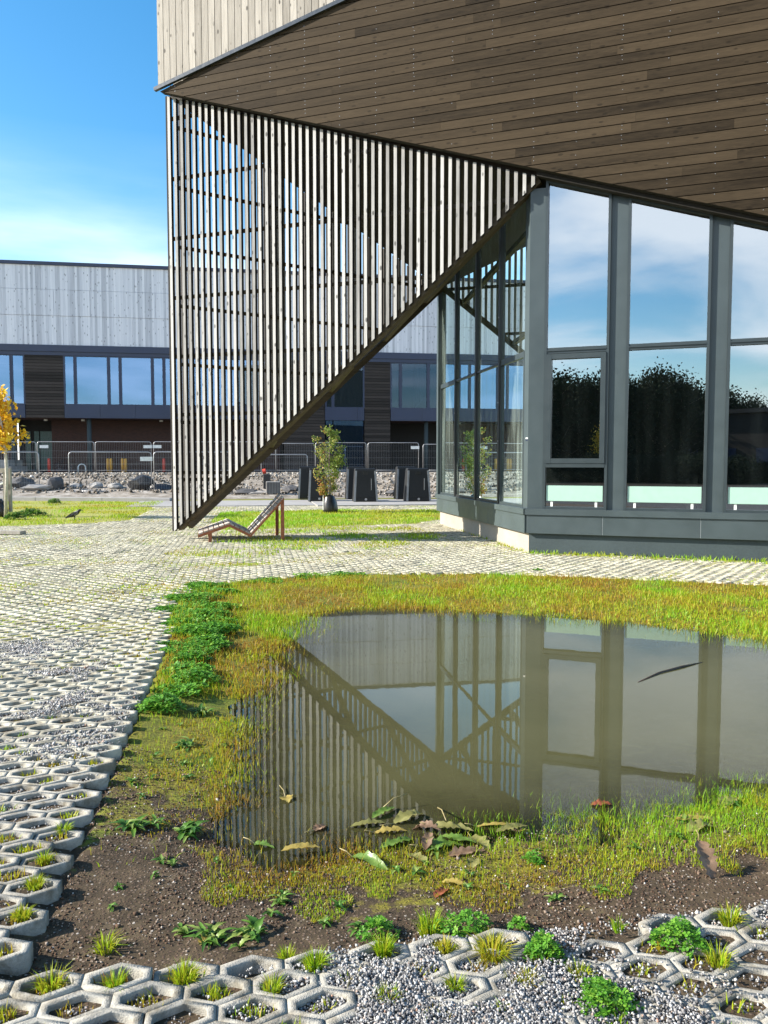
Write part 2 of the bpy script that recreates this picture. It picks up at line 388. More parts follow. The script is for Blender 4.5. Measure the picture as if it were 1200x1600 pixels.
def concrete(name, col, rough=0.85, speck=0.5, streak=0.0):
    m, t, o = mat(name); k = T(t); v = k.coord('Object')
    a = k.noise(v, 1.3, 6, 0.6); b = k.noise(v, 26, 4); c = k.voro(v, 120)
    f = k.math('ADD', k.math('MULTIPLY', a, 0.6), k.math('MULTIPLY', b, 0.4))
    col_ = k.ramp(f, [(0.3, tuple(x * 0.72 for x in col)), (0.55, col), (0.75, tuple(min(1, x * 1.15) for x in col))])
    col_ = k.mix(k.rng(c, 0.0, 0.35, speck * 0.5, 0), col_, tuple(x * 0.5 for x in col))
    if streak:
        s = k.noise(k.coord('Object', (5, 5, 0.25)), 2.2, 6, 0.7); col_ = k.mix(k.rng(s, 0.42, 0.62, streak, 0), col_, tuple(x * 0.55 for x in col))
        d = k.voro(k.coord('Object', (1.2, 1.2, 0.7)), 2.4); col_ = k.mix(k.rng(d, 0.05, 0.12, streak, 0), col_, tuple(x * 0.4 for x in col))
    p = k.pbsdf(col_, rough, k.bump(b, 0.35, 0.004), 0, 0.25); k.l(p.outputs[0], o.inputs[0]); return m
def paver_mat():
    m, t, o = mat('paver_concrete'); k = T(t); v = k.coord('Object'); col = (0.33, 0.315, 0.275)
    a = k.noise(v, 1.7, 6, 0.65); b = k.noise(v, 38, 5, 0.7); c = k.voro(v, 190)
    f = k.math('ADD', k.math('MULTIPLY', a, 0.45), k.math('ADD', k.math('MULTIPLY', b, 0.45), k.math('MULTIPLY', k.attr('tone'), 0.10)))
    c_ = k.ramp(f, [(0.32, tuple(x * .58 for x in col)), (0.5, col), (0.72, tuple(x * 1.22 for x in col))])
    c_ = k.mix(k.rng(c, .0, .4, .45, 0), c_, tuple(x * .42 for x in col))
    c_ = k.mix(k.attr('dry'), c_, k.mix(1.0, c_, (1.62, 1.60, 1.42), 'MULTIPLY'))
    d = k.noise(v, 7, 5, .7, .6); c_ = k.mix(k.rng(d, .47, .63, 0, .72), c_, (0.115, 0.098, 0.066))
    p = k.pbsdf(c_, .92, k.bump(k.math('ADD', b, k.math('MULTIPLY', c, .5)), .7, .004), 0, .2); k.l(p.outputs[0], o.inputs[0]); return m
M['plinth'] = concrete('cream_concrete', (0.33, 0.30, 0.255))
M['plinthgrey'] = concrete('grey_concrete', (0.050, 0.068, 0.074), 0.7, 0.2)
M['paver'] = paver_mat()
M['kerb'] = concrete('kerb_concrete', (0.33, 0.32, 0.31))
M['rubble'] = concrete('rubble_concrete', (0.30, 0.29, 0.28))
def far_mat():
    m, t, o = mat('silvered_cladding'); k = T(t)
    cc = N(t, 'ShaderNodeTexCoord'); sx_ = N(t, 'ShaderNodeSeparateXYZ'); k.l(cc.outputs['Object'], sx_.inputs[0])
    bi = k.math('FLOOR', k.math('MULTIPLY', sx_.outputs[0], 6.2)); wn_ = N(t, 'ShaderNodeTexWhiteNoise', noise_dimensions='1D'); k.l(bi, wn_.inputs['W'])
    fr_ = k.math('FRACT', k.math('MULTIPLY', sx_.outputs[0], 6.2)); ln = k.rng(fr_, 0.0, 0.10, 1, 0)
    st = k.noise(k.coord('Object', (6, 6, 0.3)), 1.8, 6, 0.7)
    f = k.math('ADD', k.math('MULTIPLY', wn_.outputs['Value'], 0.42), k.math('MULTIPLY', st, 0.58))
    c = k.ramp(f, [(0.2, (0.42, 0.43, 0.47)), (0.55, (0.70, 0.71, 0.76)), (0.8, (0.84, 0.84, 0.88))])
    c = k.mix(k.math('MULTIPLY', ln, 0.35), c, (0.25, 0.25, 0.28))
    d = k.voro(k.coord('Object', (6.2, 6.2, 2.2)), 1.0); c = k.mix(k.rng(d, 0.10, 0.20, .75, 0), c, (0.13, 0.13, 0.15))
    p = k.pbsdf(c, .85); k.l(p.outputs[0], o.inputs[0]); return m
M['farwall'] = far_mat()

def brick():
    m, t, o = mat('dark_brick'); k = T(t); v = k.coord('Object', (1, 1, 1))
    # rotate so bricks lie in x/z
    sp_ = N(t, 'ShaderNodeSeparateXYZ'); k.l(v, sp_.inputs[0]); cb_ = N(t, 'ShaderNodeCombineXYZ'); k.l(sp_.outputs[0], cb_.inputs[0]); k.l(sp_.outputs[2], cb_.inputs[1])
    b = N(t, 'ShaderNodeTexBrick'); b.inputs['Scale'].default_value = 4.0; b.inputs['Color1'].default_value = (0.060, 0.026, 0.020, 1); b.inputs['Color2'].default_value = (0.040, 0.019, 0.016, 1)
    b.inputs['Mortar'].default_value = (0.05, 0.04, 0.035, 1); b.inputs['Mortar Size'].default_value = 0.02; b.inputs['Row Height'].default_value = 0.3; b.inputs['Brick Width'].default_value = 0.9
    k.l(cb_.outputs[0], b.inputs['Vector'])
    p = k.pbsdf(b.outputs[0], 0.85); k.l(p.outputs[0], o.inputs[0]); return m
M['brick'] = brick()

def ground_mat():
    m, t, o = mat('soil_and_moss'); k = T(t); v = k.coord('Object')
    n1 = k.noise(v, 2.0, 6, 0.6); n2 = k.noise(v, 11, 6, 0.65); n3 = k.noise(v, 60, 4, 0.6); vo = k.voro(v, 75, 'F1', 'Distance'); vc = k.voro(v, 75, 'F1', 'Color')
    soil = k.ramp(n2, [(0.3, (0.027, 0.018, 0.009)), (0.55, (0.068, 0.047, 0.025)), (0.75, (0.125, 0.094, 0.055))])
    # pebbles: cells lighter or redder
    peb = k.rng(vo, 0.30, 0.42, 1, 0)
    sepc = N(t, 'ShaderNodeSeparateColor'); k.l(vc, sepc.inputs[0])
    pc = k.ramp(sepc.outputs[0], [(0.0, (0.035, 0.022, 0.014)), (0.55, (0.10, 0.060, 0.038)), (0.88, (0.20, 0.15, 0.11)), (1.0, (0.42, 0.38, 0.33))])
    soil = k.mix(k.math('MULTIPLY', peb, k.attr('stony')), soil, pc)
    wet = k.attr('wet'); soil = k.mix(wet, soil, k.mix(1.0, soil, (0.50, 0.45, 0.36), 'MULTIPLY'))
    moss = k.ramp(n3, [(0.25, (0.052, 0.040, 0.008)), (0.5, (0.150, 0.130, 0.014)), (0.75, (0.26, 0.240, 0.022))])
    moss = k.mix(k.rng(n1, 0.45, 0.65), moss, k.mix(1.0, moss, (0.6, 0.95, 0.7), 'MULTIPLY'))
    mf = k.math('ADD', k.attr('moss'), k.math('MULTIPLY', k.math('SUBTRACT', n2, 0.5), 1.6)); mf = k.rng(mf, 0.42, 0.62)
    mf = k.math('MULTIPLY', mf, k.rng(k.attr('moss'), 0.02, 0.15))
    c = k.mix(mf, soil, moss)
    lawn = k.ramp(n3, [(0.25, (0.17, 0.155, 0.05)), (0.55, (0.29, 0.30, 0.06)), (0.8, (0.42, 0.39, 0.13))])
    lf = k.rng(k.math('ADD', k.attr('lawn'), k.math('MULTIPLY', k.math('SUBTRACT', n2, 0.5), 0.8)), 0.35, 0.6)
    c = k.mix(lf, c, lawn)
    rub = k.ramp(k.noise(v, 1.6, 8, 0.7), [(0.3, (0.10, 0.085, 0.065)), (0.5, (0.24, 0.21, 0.175)), (0.7, (0.44, 0.41, 0.37))])
    c = k.mix(k.attr('rubble'), c, rub)
    h = k.math('ADD', k.math('MULTIPLY', n3, 0.5), k.math('MULTIPLY', peb, 0.5))
    rg = k.rng(wet, 0, 1, 0.95, 0.45)
    p = k.pbsdf(c, rg, k.bump(h, 0.6, 0.012), 0, 0.35); k.l(p.outputs[0], o.inputs[0]); return m
M['ground'] = ground_mat()
def stone_mat(name='gravel_stone', stops=None):
    m, t, o = mat(name); k = T(t); tn = k.attr('tone')
    c = k.ramp(tn, stops or [(0.0, (0.09, 0.088, 0.09)), (0.4, (0.22, 0.215, 0.215)), (0.75, (0.38, 0.375, 0.365)), (0.95, (0.52, 0.51, 0.49)), (1.0, (0.34, 0.20, 0.14))])
    p = k.pbsdf(c, 0.9, k.bump(k.noise(k.coord('Object'), 180, 3), 0.3, 0.002), 0, 0.3); k.l(p.outputs[0], o.inputs[0]); return m
M['stone'] = stone_mat()
M['pebble'] = stone_mat('soil_pebble', [(0.0, (0.045, 0.028, 0.018)), (0.5, (0.13, 0.075, 0.045)), (0.8, (0.22, 0.17, 0.13)), (0.93, (0.30, 0.26, 0.22)), (1.0, (0.55, 0.52, 0.48))])
M['hardcore'] = stone_mat('bank_rubble', [(0.0, (0.05, 0.043, 0.035)), (0.5, (0.17, 0.14, 0.11)), (0.8, (0.29, 0.26, 0.22)), (1.0, (0.44, 0.42, 0.39))])
def water_mat():
    m, t, o = mat('muddy_water'); k = T(t); d = k.attr('depth'); v = k.coord('Object')
    murk = k.math('SUBTRACT', 1.0, k.math('POWER', 2.718, k.math('MULTIPLY', k.math('MULTIPLY', d, k.rng(k.noise(v, 1.1, 5, .6), .3, .7, .6, 1.5)), -18.0)), True)
    tr = N(t, 'ShaderNodeBsdfTransparent'); tr.inputs[0].default_value = (0.88, 0.83, 0.68, 1)
    n = k.noise(v, 0.7, 4); df = N(t, 'ShaderNodeBsdfDiffuse'); k.l(k.mix(k.rng(n, 0.35, 0.65), (0.074, 0.072, 0.031), (0.094, 0.090, 0.042)), df.inputs[0])
    a = N(t, 'ShaderNodeMixShader'); k.l(murk, a.inputs[0]); k.l(tr.outputs[0], a.inputs[1]); k.l(df.outputs[0], a.inputs[2])
    gl = N(t, 'ShaderNodeBsdfGlossy'); gl.inputs['Roughness'].default_value = 0.012; gl.inputs['Color'].default_value = (1, 1, 1, 1)
    nb = k.bump(k.math('ADD', k.noise(k.coord('Object', (1, 0.5, 1)), 5.0, 2), k.math('MULTIPLY', k.noise(v, 22, 2), 0.15)), 0.010, 0.02); k.l(nb, gl.inputs['Normal'])
    fr = N(t, 'ShaderNodeFresnel'); fr.inputs['IOR'].default_value = 1.36
    b = N(t, 'ShaderNodeMixShader'); k.l(fr.outputs[0], b.inputs[0]); k.l(a.outputs[0], b.inputs[1]); k.l(gl.outputs[0], b.inputs[2]); k.l(b.outputs[0], o.inputs[0]); return m
M['water'] = water_mat()

# ================================================================== GROUND, BASIN, WATER
GA = R(9.5)
gu = np.array([cos(GA), sin(GA)]); gv = np.array([-sin(GA), cos(GA)])      # grid of the paving
K = np.array([-1.14, 2.40])                                             # near left corner of the basin
def KW(s, t): return tuple(K + gu * s + gv * t)
def toST(X, Y): dx = X - K[0]; dy = Y - K[1]; return dx * gu[0] + dy * gu[1], dx * gv[0] + dy * gv[1]
far_edge = [G(1480, 935), G(1200, 913), G(1000, 904), G(760, 895), G(560, 896), G(420, 903), G(330, 912), G(285, 930), G(262, 960)]
BASIN = [KW(0, 0), KW(6.5, 0)] + far_edge + [KW(0, 4.5)]
WL = -0.105
POND = [G(x, y, WL) for x, y in [(352, 1200), (362, 1120), (402, 1045), (424, 992), (455, 962), (560, 947), (700, 951), (820, 958), (950, 967), (1080, 984), (1200, 997), (1480, 1040),
        (1560, 1240), (1200, 1262), (1050, 1286), (900, 1298), (820, 1315), (700, 1338), (560, 1348), (430, 1342), (350, 1320), (335, 1270)]]
# lawns (no pavers there): behind the lounger, under the lounger, along the left
LAWN = {'strip': [G(x, y) for x, y in [(330, 815), (345, 801), (500, 797), (690, 797), (692, 812), (640, 818), (480, 824), (350, 828)]],
        'seat': [G(x, y) for x, y in [(250, 866), (300, 846), (360, 826), (470, 824), (640, 822), (700, 838), (640, 852), (560, 862), (430, 870), (330, 873)]],
        'left': [G(x, y) for x, y in [(-120, 784), (258, 784), (205, 812), (120, 818), (-120, 826)]],
        'corner': [G(x, y) for x, y in [(690, 818), (776, 850), (826, 866), (1250, 884), (1250, 878), (840, 858)]]}
SEATCORE = [G(x, y) for x, y in [(270, 862), (300, 852), (420, 838), (560, 846), (600, 853), (520, 860), (400, 866), (320, 868)]]
def ground_z(X, Y):
    db = sdist(X, Y, BASIN); dp = sdist(X, Y, POND); n = fbm(X, Y, 0.5, 3) - 0.5; n2 = fbm(X, Y, 0.09, 9, 3) - 0.5
    z = -0.062 + (0.045 + 0.003 * np.clip((Y - 4.5) / 4, 0, 1)) * np.clip((-db - 0.02) / 0.10, 0, 1) + n2 * 0.012
    f = np.clip(db, 0, None) / (np.clip(db, 0, None) + np.clip(-dp, 0, None) + 1e-6)
    tt_ = toST(X, Y)[1]; edg = -0.056 + 0.022 * np.clip((tt_ - .15) / .9, 0, 1) + 0.020 * np.clip((tt_ - 2.5) / 2.5, 0, 1)
    zin = np.where(dp > 0, WL - 0.24 * (1 - np.exp(-(np.clip(dp, 0, None) / 1.3) ** 1.4)), edg + (WL - edg) * f)
    zin = zin + n * 0.035 * np.clip(db / 0.25, 0, 1) + n2 * 0.016
    z = np.where(db > 0, zin, z)
    for nm_, p in LAWN.items():
        if nm_ == 'seat': continue
        dl = sdist(X, Y, p); z = np.where(dl > -0.05, np.maximum(z, -0.055 + 0.06 * np.clip((dl + 0.05) / 0.3, 0, 1) + (n * 0.03)), z)
    bank = np.clip((Y - 36.6 - 0.165 * X) / 12.0, 0, 1); far = (Y > 33)
    z = np.where(far, z + bank * 0.90 + np.where((bank > 0) & (bank < 1), (fbm(X, Y, 1.2, 21) - 0.5) * 0.55 * np.sin(np.clip(bank, 0, 1) * pi) ** 0.5, 0), z)
    return z, db, dp
def axis(lo, a, b, hi, fine, g=1.13):
    xs = list(np.arange(a, b + fine / 2, fine)); s = fine
    x = xs[-1]
    while x < hi: s = s * g; x += s; xs.append(x)
    s = fine; x = xs[0]; left = []
    while x > lo: s = s * g; x -= s; left.append(x)
    return np.array(left[::-1] + xs)
ax_ = axis(-500, -2.7, 5.4, 500, 0.036); 
ay_ = np.concatenate([axis(-300, 1.9, 11.2, 12.5, 0.036, 1.10), np.arange(12.9, 33, 0.42), np.arange(33, 56, 0.33), 56 * 1.12 ** np.arange(0, 24)])
XX, YY = np.meshgrid(ax_, ay_); Z, DB, DP = ground_z(XX, YY)
ny, nx = XX.shape; ii = np.arange(ny * nx).reshape(ny, nx)
FQ = np.stack([ii[:-1, :-1], ii[:-1, 1:], ii[1:, 1:], ii[1:, :-1]], -1).reshape(-1, 4)
lawn = np.where(DB <= 0, np.clip((YY - 4.5) / 4, 0, 1) * 0.62, 0.0) * (YY < 34)
for p in LAWN.values(): lawn = np.maximum(lawn, np.clip(sdist(XX, YY, p) / 0.4 + 0.5, 0, 1))
S_, T_ = toST(XX, YY)
fr_ = np.clip((T_ - 0.55) / 1.3, 0, 1)                         # bare soil near the camera, moss further back
nearm = fbm(XX, YY, 0.45, 31)
moss = np.where(DB > 0, np.clip(fr_ * 0.9 + 0.12 + (nearm - 0.5) * 1.1, 0, 1), 0.0)
moss = np.where((DB > 0) & (S_ > .7) & (T_ < 2.4), np.clip(moss + (np.clip((T_ - 0.25) / 0.4, 0, 1)) * 0.38, 0, 1), moss)
moss = np.where(DP > 0.15, moss * 0.4, moss)
moss = np.where(DB <= 0, np.clip((YY - 4) / 6, 0, 1) * 0.75 + 0.22, moss)
wet = np.where(DB > 0, np.clip(1 - (Z - WL) / 0.035, 0, 1), 0); wet = np.where(YY < -1.5, 1.0, wet); moss = np.where(YY < -1.5, 0.0, moss)  # behind the camera, wet serves only to darken the soil
stony = np.where(DB > 0, np.clip(1.2 - T_ / 2.2, 0.15, 1), 0.8); stony = np.where(YY < -1.5, 0.0, stony)
rubble = np.clip((YY - 35.6 - 0.165 * XX) / 0.8, 0, 1) * (YY < 300)
V = np.stack([XX, YY, Z], -1).reshape(-1, 3)
g = np_mesh('ground', V, FQ, M['ground'], smooth=True, attrs=dict(lawn=lawn.ravel(), moss=moss.ravel(), wet=wet.ravel(), stony=stony.ravel(), rubble=rubble.ravel()))
g['kind'] = 'structure'
# water sheet, only where there is water above the soil
fx = np.where((ax_ > -2.7) & (ax_ < 6.2))[0]; fy = np.where((ay_ > 2.0) & (ay_ < 11.4))[0]
sx = slice(fx[0], fx[-1] + 1); sy = slice(fy[0], fy[-1] + 1)
dep = (WL - Z)[sy, sx]; ok = (DB[sy, sx] > 0.02)
X2, Y2 = XX[sy, sx], YY[sy, sx]; n2y, n2x = X2.shape; jj = np.arange(n2y * n2x).reshape(n2y, n2x)
fm = np.maximum.reduce([dep[:-1, :-1], dep[1:, :-1], dep[:-1, 1:], dep[1:, 1:]]) > 0
fm &= ok[:-1, :-1] & ok[1:, 1:]
FW = np.stack([jj[:-1, :-1], jj[:-1, 1:], jj[1:, 1:], jj[1:, :-1]], -1)[fm]
w = np_mesh('water', np.stack([X2, Y2, np.full(X2.shape, WL)], -1).reshape(-1, 3), FW, M['water'], smooth=True, attrs=dict(depth=np.clip(dep, 0, 1).ravel()))
w['kind'] = 'structure'
def gz(x, y):
    z, _, _ = ground_z(np.array([float(x)]), np.array([float(y)])); return float(z[0])

# ------------------------------------------------------------------ grass-grid paving (one sheet of hollow blocks)
AU, BV = 0.205, 0.105           # cell pitch along u, row pitch along v
h1, h2 = 0.0735, 0.0315
OUT = np.array([(0.1025, -h2), (0.1025, h2), (0, h1), (-0.1025, h2), (-0.1025, -h2), (0, -h1)]) * 1.0
INN = np.array([(0.077, -0.012), (0.076, 0.020), (0.008, 0.053), (-0.077, 0.012), (-0.076, -0.020), (-0.008, -0.053)])
rows = np.arange(-26, 320); cols = np.arange(-80, 110)
RR, CC = np.meshgrid(rows, cols, indexing='ij')
s = CC * AU + np.where(RR % 2 == 0, -AU * 0.5, 0.0) + 0.0; t = RR * BV - 0.07
px_ = K[0] + s * gu[0] + t * gv[0]; py_ = K[1] + s * gu[1] + t * gv[1]
bld_line = None
db = sdist(px_, py_, BASIN)
keep = (db < -0.02) & (py_ > 1.5) & (np.abs(px_) < 0.56 * py_ + 2.9) & (py_ < 30.5 + 0.165 * px_)
for nm, p in LAWN.items():
    if nm not in ('corner', 'seat'): keep &= sdist(px_, py_, p) < -0.05 + 0.25 * (fbm(px_, py_, 0.6, 77) - 0.5)
keep &= ~((sdist(px_, py_, BASIN) > -0.16) & (t < -0.02) & (s > 1.45) & (rng.random(s.shape) < 0.35))
CXY = np.stack([px_[keep], py_[keep]], -1); CS = s[keep]; CT = t[keep]; nc = len(CXY)
rotm = np.array([[gu[0], gu[1]], [gv[0], gv[1]]])
def ring(base, z, jit=0.0):
    P = base @ rotm; A = CXY[:, None, :] + P[None]
    if jit: A = A + rng.normal(0, jit, A.shape)
    return np.concatenate([A, np.broadcast_to(z[:, None, None], (nc, 6, 1))], -1)
bid = np.floor(RR[keep] / 4).astype(int) * 977 + np.floor((CC[keep] + (RR[keep] // 4 % 2)) / 3).astype(int); bh = np.random.default_rng(3).normal(0, 0.0032, 200003)[bid % 200003]
tilt = (fbm(CXY[:, 0], CXY[:, 1], 0.7, 5) - 0.5) * 0.025 + bh
sunk = np.clip(1 - np.abs(CT + 0.07) / 0.12, 0, 1) * 0 
rings = [ring(OUT, tilt - 0.075), ring(OUT, tilt - 0.004), ring(OUT * 0.985, tilt), ring(INN * 1.03, tilt, 0.0016), ring(INN * 0.98, tilt - 0.005, 0.0016), ring(INN * 0.96, tilt - 0.075, 0.002)]
RI = RR[keep]; CI = CC[keep]
low_ = (RI % 4 == 0)[:, None] & np.array([True, False, False, False, True, True])[None]
lft_ = ((CI % 3 == 0) & (RI % 2 == 0))[:, None] & np.array([False, False, False, True, True, False])[None]
for i_, e_ in ((0, .0045), (1, .0045), (2, .006)):
    rings[i_][..., :2] += (low_[..., None] * gv[None, None] + lft_[..., None] * gu[None, None]) * e_
PV = np.stack(rings, 1).reshape(nc * 36, 3)
base = np.arange(nc)[:, None] * 36; fl = []
for r in range(5):
    for k in range(6):
        k2 = (k + 1) % 6; fl.append([r * 6 + k, r * 6 + k2, (r + 1) * 6 + k2, (r + 1) * 6 + k])
PF = (base[:, :, None] + np.array(fl)[None]).reshape(-1, 4)
pav = np_mesh('grid_paving', PV, PF, M['paver'], np.repeat(np.random.default_rng(4).random(200003)[bid % 200003], 30), attrs=dict(dry=np.repeat(np.clip((CXY[:, 1] - 3.6) / 4.5 + (fbm(CXY[:, 0], CXY[:, 1], 1.1, 91) - .5) * .7, 0, 1), 36))); pav['kind'] = 'structure'

# ------------------------------------------------------------------ gravel
def stones(name, x, y, z, size, tone, mat_='stone'):
    n = len(x); cube = np.array([(a, b, c) for c in (-1, 1) for b in (-1, 1) for a in (-1, 1)], float)
    P = cube[None] * (size[:, None, None] * rng.uniform(0.55, 1.1, (n, 1, 3))) * 0.5 * rng.uniform(0.55, 1.0, (n, 8, 1))
    a, b = rng.uniform(0, 2 * pi, n), rng.uniform(0, pi, n)
    ca, sa, cb_, sb = np.cos(a), np.sin(a), np.cos(b), np.sin(b)
    x1 = P[..., 0] * ca[:, None] - P[..., 1] * sa[:, None]; y1 = P[..., 0] * sa[:, None] + P[..., 1] * ca[:, None]
    y2 = y1 * cb_[:, None] - P[..., 2] * sb[:, None]; z2 = y1 * sb[:, None] + P[..., 2] * cb_[:, None]
    Vv = np.stack([x1 + x[:, None], y2 + y[:, None], z2 + z[:, None]], -1).reshape(-1, 3)
    q = np.array([(0, 2, 3, 1), (4, 5, 7, 6), (0, 1, 5, 4), (2, 6, 7, 3), (0, 4, 6, 2), (1, 3, 7, 5)])
    F = (np.arange(n)[:, None, None] * 8 + q[None]).reshape(-1, 4)
    o = np_mesh(name, Vv, F, M[mat_], np.repeat(tone, 6)); return o
def scatter(poly, dens, seed_noise=None, thr=0.0):
    P = np.array(poly); x0, y0 = P.min(0); x1, y1 = P.max(0); n = int((x1 - x0) * (y1 - y0) * dens)
    x = rng.uniform(x0, x1, n); y = rng.uniform(y0, y1, n); k = inpoly(x, y, poly)
    if seed_noise is not None: k &= fbm(x, y, 0.5, seed_noise) + rng.normal(0, 0.06, n) > thr
    return x[k], y[k]
# pale chippings spilled over the paving on the left
gl_poly = [G(x, y) for x, y in [(-60, 1010), (120, 990), (215, 1040), (250, 1090), (180, 1180), (140, 1240), (30, 1300), (-80, 1340)]]
x, y = scatter(gl_poly, 16000, 41, 0.52)
d = sdist(x, y, gl_poly); k = d > rng.uniform(0, 0.5, len(x)); x, y = x[k], y[k]
k = sdist(x, y, BASIN) < -0.03; x, y = x[k], y[k]
onrib = rng.random(len(x))
o = stones('gravel', x, y, np.clip(0.003 + (fbm(x, y, 0.3, 48) - 0.5) * 0.06 + rng.uniform(-0.012, 0.004, len(x)), -.03, .014), rng.uniform(0.005, 0.014, len(x)) * (1 + (rng.random(len(x)) > .96) * .8), rng.random(len(x)) ** .7)
tag(o, 'pale grey chippings spilled over the grid paving on the left', 'gravel', kind='stuff')
# pale chippings bottom right
gr_poly = [KW(0.75, -0.05), KW(1.25, 0.06), KW(4.2, 0.10), KW(4.2, -1.2), KW(0.55, -1.2), KW(0.6, -0.3)]
x, y = scatter(gr_poly, 52000, 43, 0.37)
d = sdist(x, y, gr_poly); k = (d > rng.uniform(0, 0.22, len(x))) & (y > 1.5); x, y = x[k], y[k]
inb = sdist(x, y, BASIN) > 0
zg = np.where(inb, ground_z(x, y)[0] + 0.004, np.clip(0.001 + (fbm(x, y, 0.3, 47) - 0.5) * 0.09 + rng.uniform(-0.012, 0.004, len(x)), -.036, .022))
o = stones('gravel', x, y, zg, rng.uniform(0.004, 0.0115, len(x)), rng.random(len(x)))
tag(o, 'pale grey chippings among the broken pavers in the near right corner', 'gravel', kind='stuff')
# brown pebbles on the bare soil, small grit in the holes near the camera
so_poly = [KW(0.0, 0.0), KW(6, 0.0), KW(6, 0.9), KW(2.0, 0.9), KW(1.2, 1.4), KW(0.0, 2.2)]
x, y = scatter(so_poly, 4200, 45, 0.42); zg = ground_z(x, y)[0]; k = zg > WL - 0.004; x, y, zg = x[k], y[k], zg[k]
o = stones('pebbles', x, y, zg + 0.001, rng.uniform(0.003, 0.010, len(x)) * (1 + (rng.random(len(x)) > 0.97) * 0.9), rng.random(len(x)) ** 1.6, 'pebble')
tag(o, 'small brown and white pebbles on the bare soil of the basin', 'pebbles', kind='stuff')
near = CXY[:, 1] < 4.6; cxn = CXY[near]; idx = rng.integers(0, len(cxn), 15000)
x = cxn[idx, 0] + rng.normal(0, 0.026, 15000); y = cxn[idx, 1] + rng.normal(0, 0.017, 15000)
o = stones('grit', x, y, rng.uniform(-0.019, -0.007, 15000), rng.uniform(0.004, 0.010, 15000), rng.random(15000))
tag(o, 'grey grit lying in the holes of the grid paving', 'gravel', kind='stuff')

# ------------------------------------------------------------------ grass
def blades(x, y, z, h, wd, tone, lean=0.45):
    n = len(x); a = rng.uniform(0, 2 * pi, n); l = np.abs(rng.normal(0, lean, n)) * h; la = rng.uniform(0, 2 * pi, n)
    dx, dy = np.cos(a) * wd / 2, np.sin(a) * wd / 2; lx, ly = np.cos(la) * l, np.sin(la) * l
    P = np.stack([np.stack([x - dx, y - dy, z - 0.004], -1), np.stack([x + dx, y + dy, z - 0.004], -1),
                  np.stack([x + dx * 0.7 + lx * 0.35, y + dy * 0.7 + ly * 0.35, z + h * 0.55], -1), np.stack([x - dx * 0.7 + lx * 0.35, y - dy * 0.7 + ly * 0.35, z + h * 0.55], -1),
                  np.stack([x + lx, y + ly, z + h], -1)], 1)
    return P, tone
def blade_obj(name, parts, mat_, label, cat, kind='stuff'):
    P = np.concatenate([p for p, _ in parts]); tn = np.concatenate([t_ for _, t_ in parts]); n = len(P)
    Vv = P.reshape(-1, 3); b = np.arange(n)[:, None] * 5
    F = np.concatenate([b + np.array([[0, 1, 2]]), b + np.array([[0, 2, 3]]), b + np.array([[3, 2, 4]])], 0)
    o = np_mesh(name, Vv, F, mat_, np.concatenate([tn, tn, tn])); return tag(o, label, cat, kind=kind)
# grass and moss on the basin banks
parts = []
def bank(n, poly, hmin, hmax, wd, tmu, tsd, noise_seed, thr, maxdepth=0.03, edgy=None):
    x, y = scatter(poly, n, noise_seed, thr)
    if edgy is not None:
        d_ = sdist(x, y, poly); k = d_ > (fbm(x, y, 0.22, 88) - 0.25) * edgy; x, y = x[k], y[k]
    z = ground_z(x, y)[0]; k = (z > WL - maxdepth) & (sdist(x, y, BASIN) > 0.02); x, y, z = x[k], y[k], z[k]
    patch = fbm(x, y, 0.9, 55); p2 = fbm(x, y, 0.33, 66); tone = np.clip(tmu + (patch - 0.5) * 1.3 + (p2 - 0.5) * 0.8 + rng.normal(0, tsd, len(x)), 0, 1)
    parts.append(blades(x, y, z, rng.uniform(hmin, hmax, len(x)) * (0.7 + 0.6 * patch), wd * rng.uniform(0.7, 1.3, len(x)), tone))
far_bank = [KW(-0.3, 3.2), KW(1.6, 3.2), KW(2.2, 4.4), KW(9, 3.0), KW(9, 9.6), KW(-0.8, 9.6)]
bank(1700, far_bank, 0.008, 0.026, 0.009, 0.28, 0.16, 51, 0.40, 0.012)
bank(800, far_bank, 0.025, 0.060, 0.008, 0.72, 0.14, 52, 0.50, 0.012)
bank(1000, far_bank, 0.02, 0.055, 0.006, 0.45, 0.20, 58, 0.46, 0.055)
bank(520, far_bank, 0.055, 0.10, 0.006, 0.50, 0.20, 92, 0.47, 0.075)
left_shallow = [G(x, y, WL) for x, y in [(330, 1160), (420, 960), (470, 980), (450, 1060), (420, 1180), (330, 1300)]]
bank(1800, left_shallow, 0.02, 0.055, 0.0045, 0.45, 0.2, 59, 0.42, 0.08)
mid_bank = [KW(0.05, 0.75), KW(1.0, 0.9), KW(1.6, 3.4), KW(0.0, 3.4)]
bank(3800, mid_bank, 0.006, 0.022, 0.0050, 0.38, 0.20, 53, 0.46, 0.015, 0.8)
bank(500, mid_bank, 0.020, 0.055, 0.0045, 0.62, 0.15, 54, 0.50, 0.03)
near_bank = [KW(0.5, 0.35), KW(5.5, 0.30), KW(5.5, 1.9), KW(1.5, 1.6), KW(0.7, 1.9)]
near_bank = [KW(0.35, 0.22), KW(5.5, 0.16), KW(5.5, 2.1), KW(1.5, 1.7), KW(0.5, 2.0)]
bank(15000, near_bank, 0.005, 0.018, 0.0036, 0.40, 0.20, 56, 0.45, 0.02, 0.7)
bank(3400, near_bank, 0.014, 0.050, 0.0026, 0.56, 0.20, 57, 0.475, 0.06, 0.8)
bank(700, near_bank, 0.03, 0.065, 0.0028, 0.62, 0.2, 89, 0.45, 0.06, 0.8)
blade_obj('bank_grass', parts, M['grass'], 'yellow green moss and short grass on the banks round the pond', 'grass')
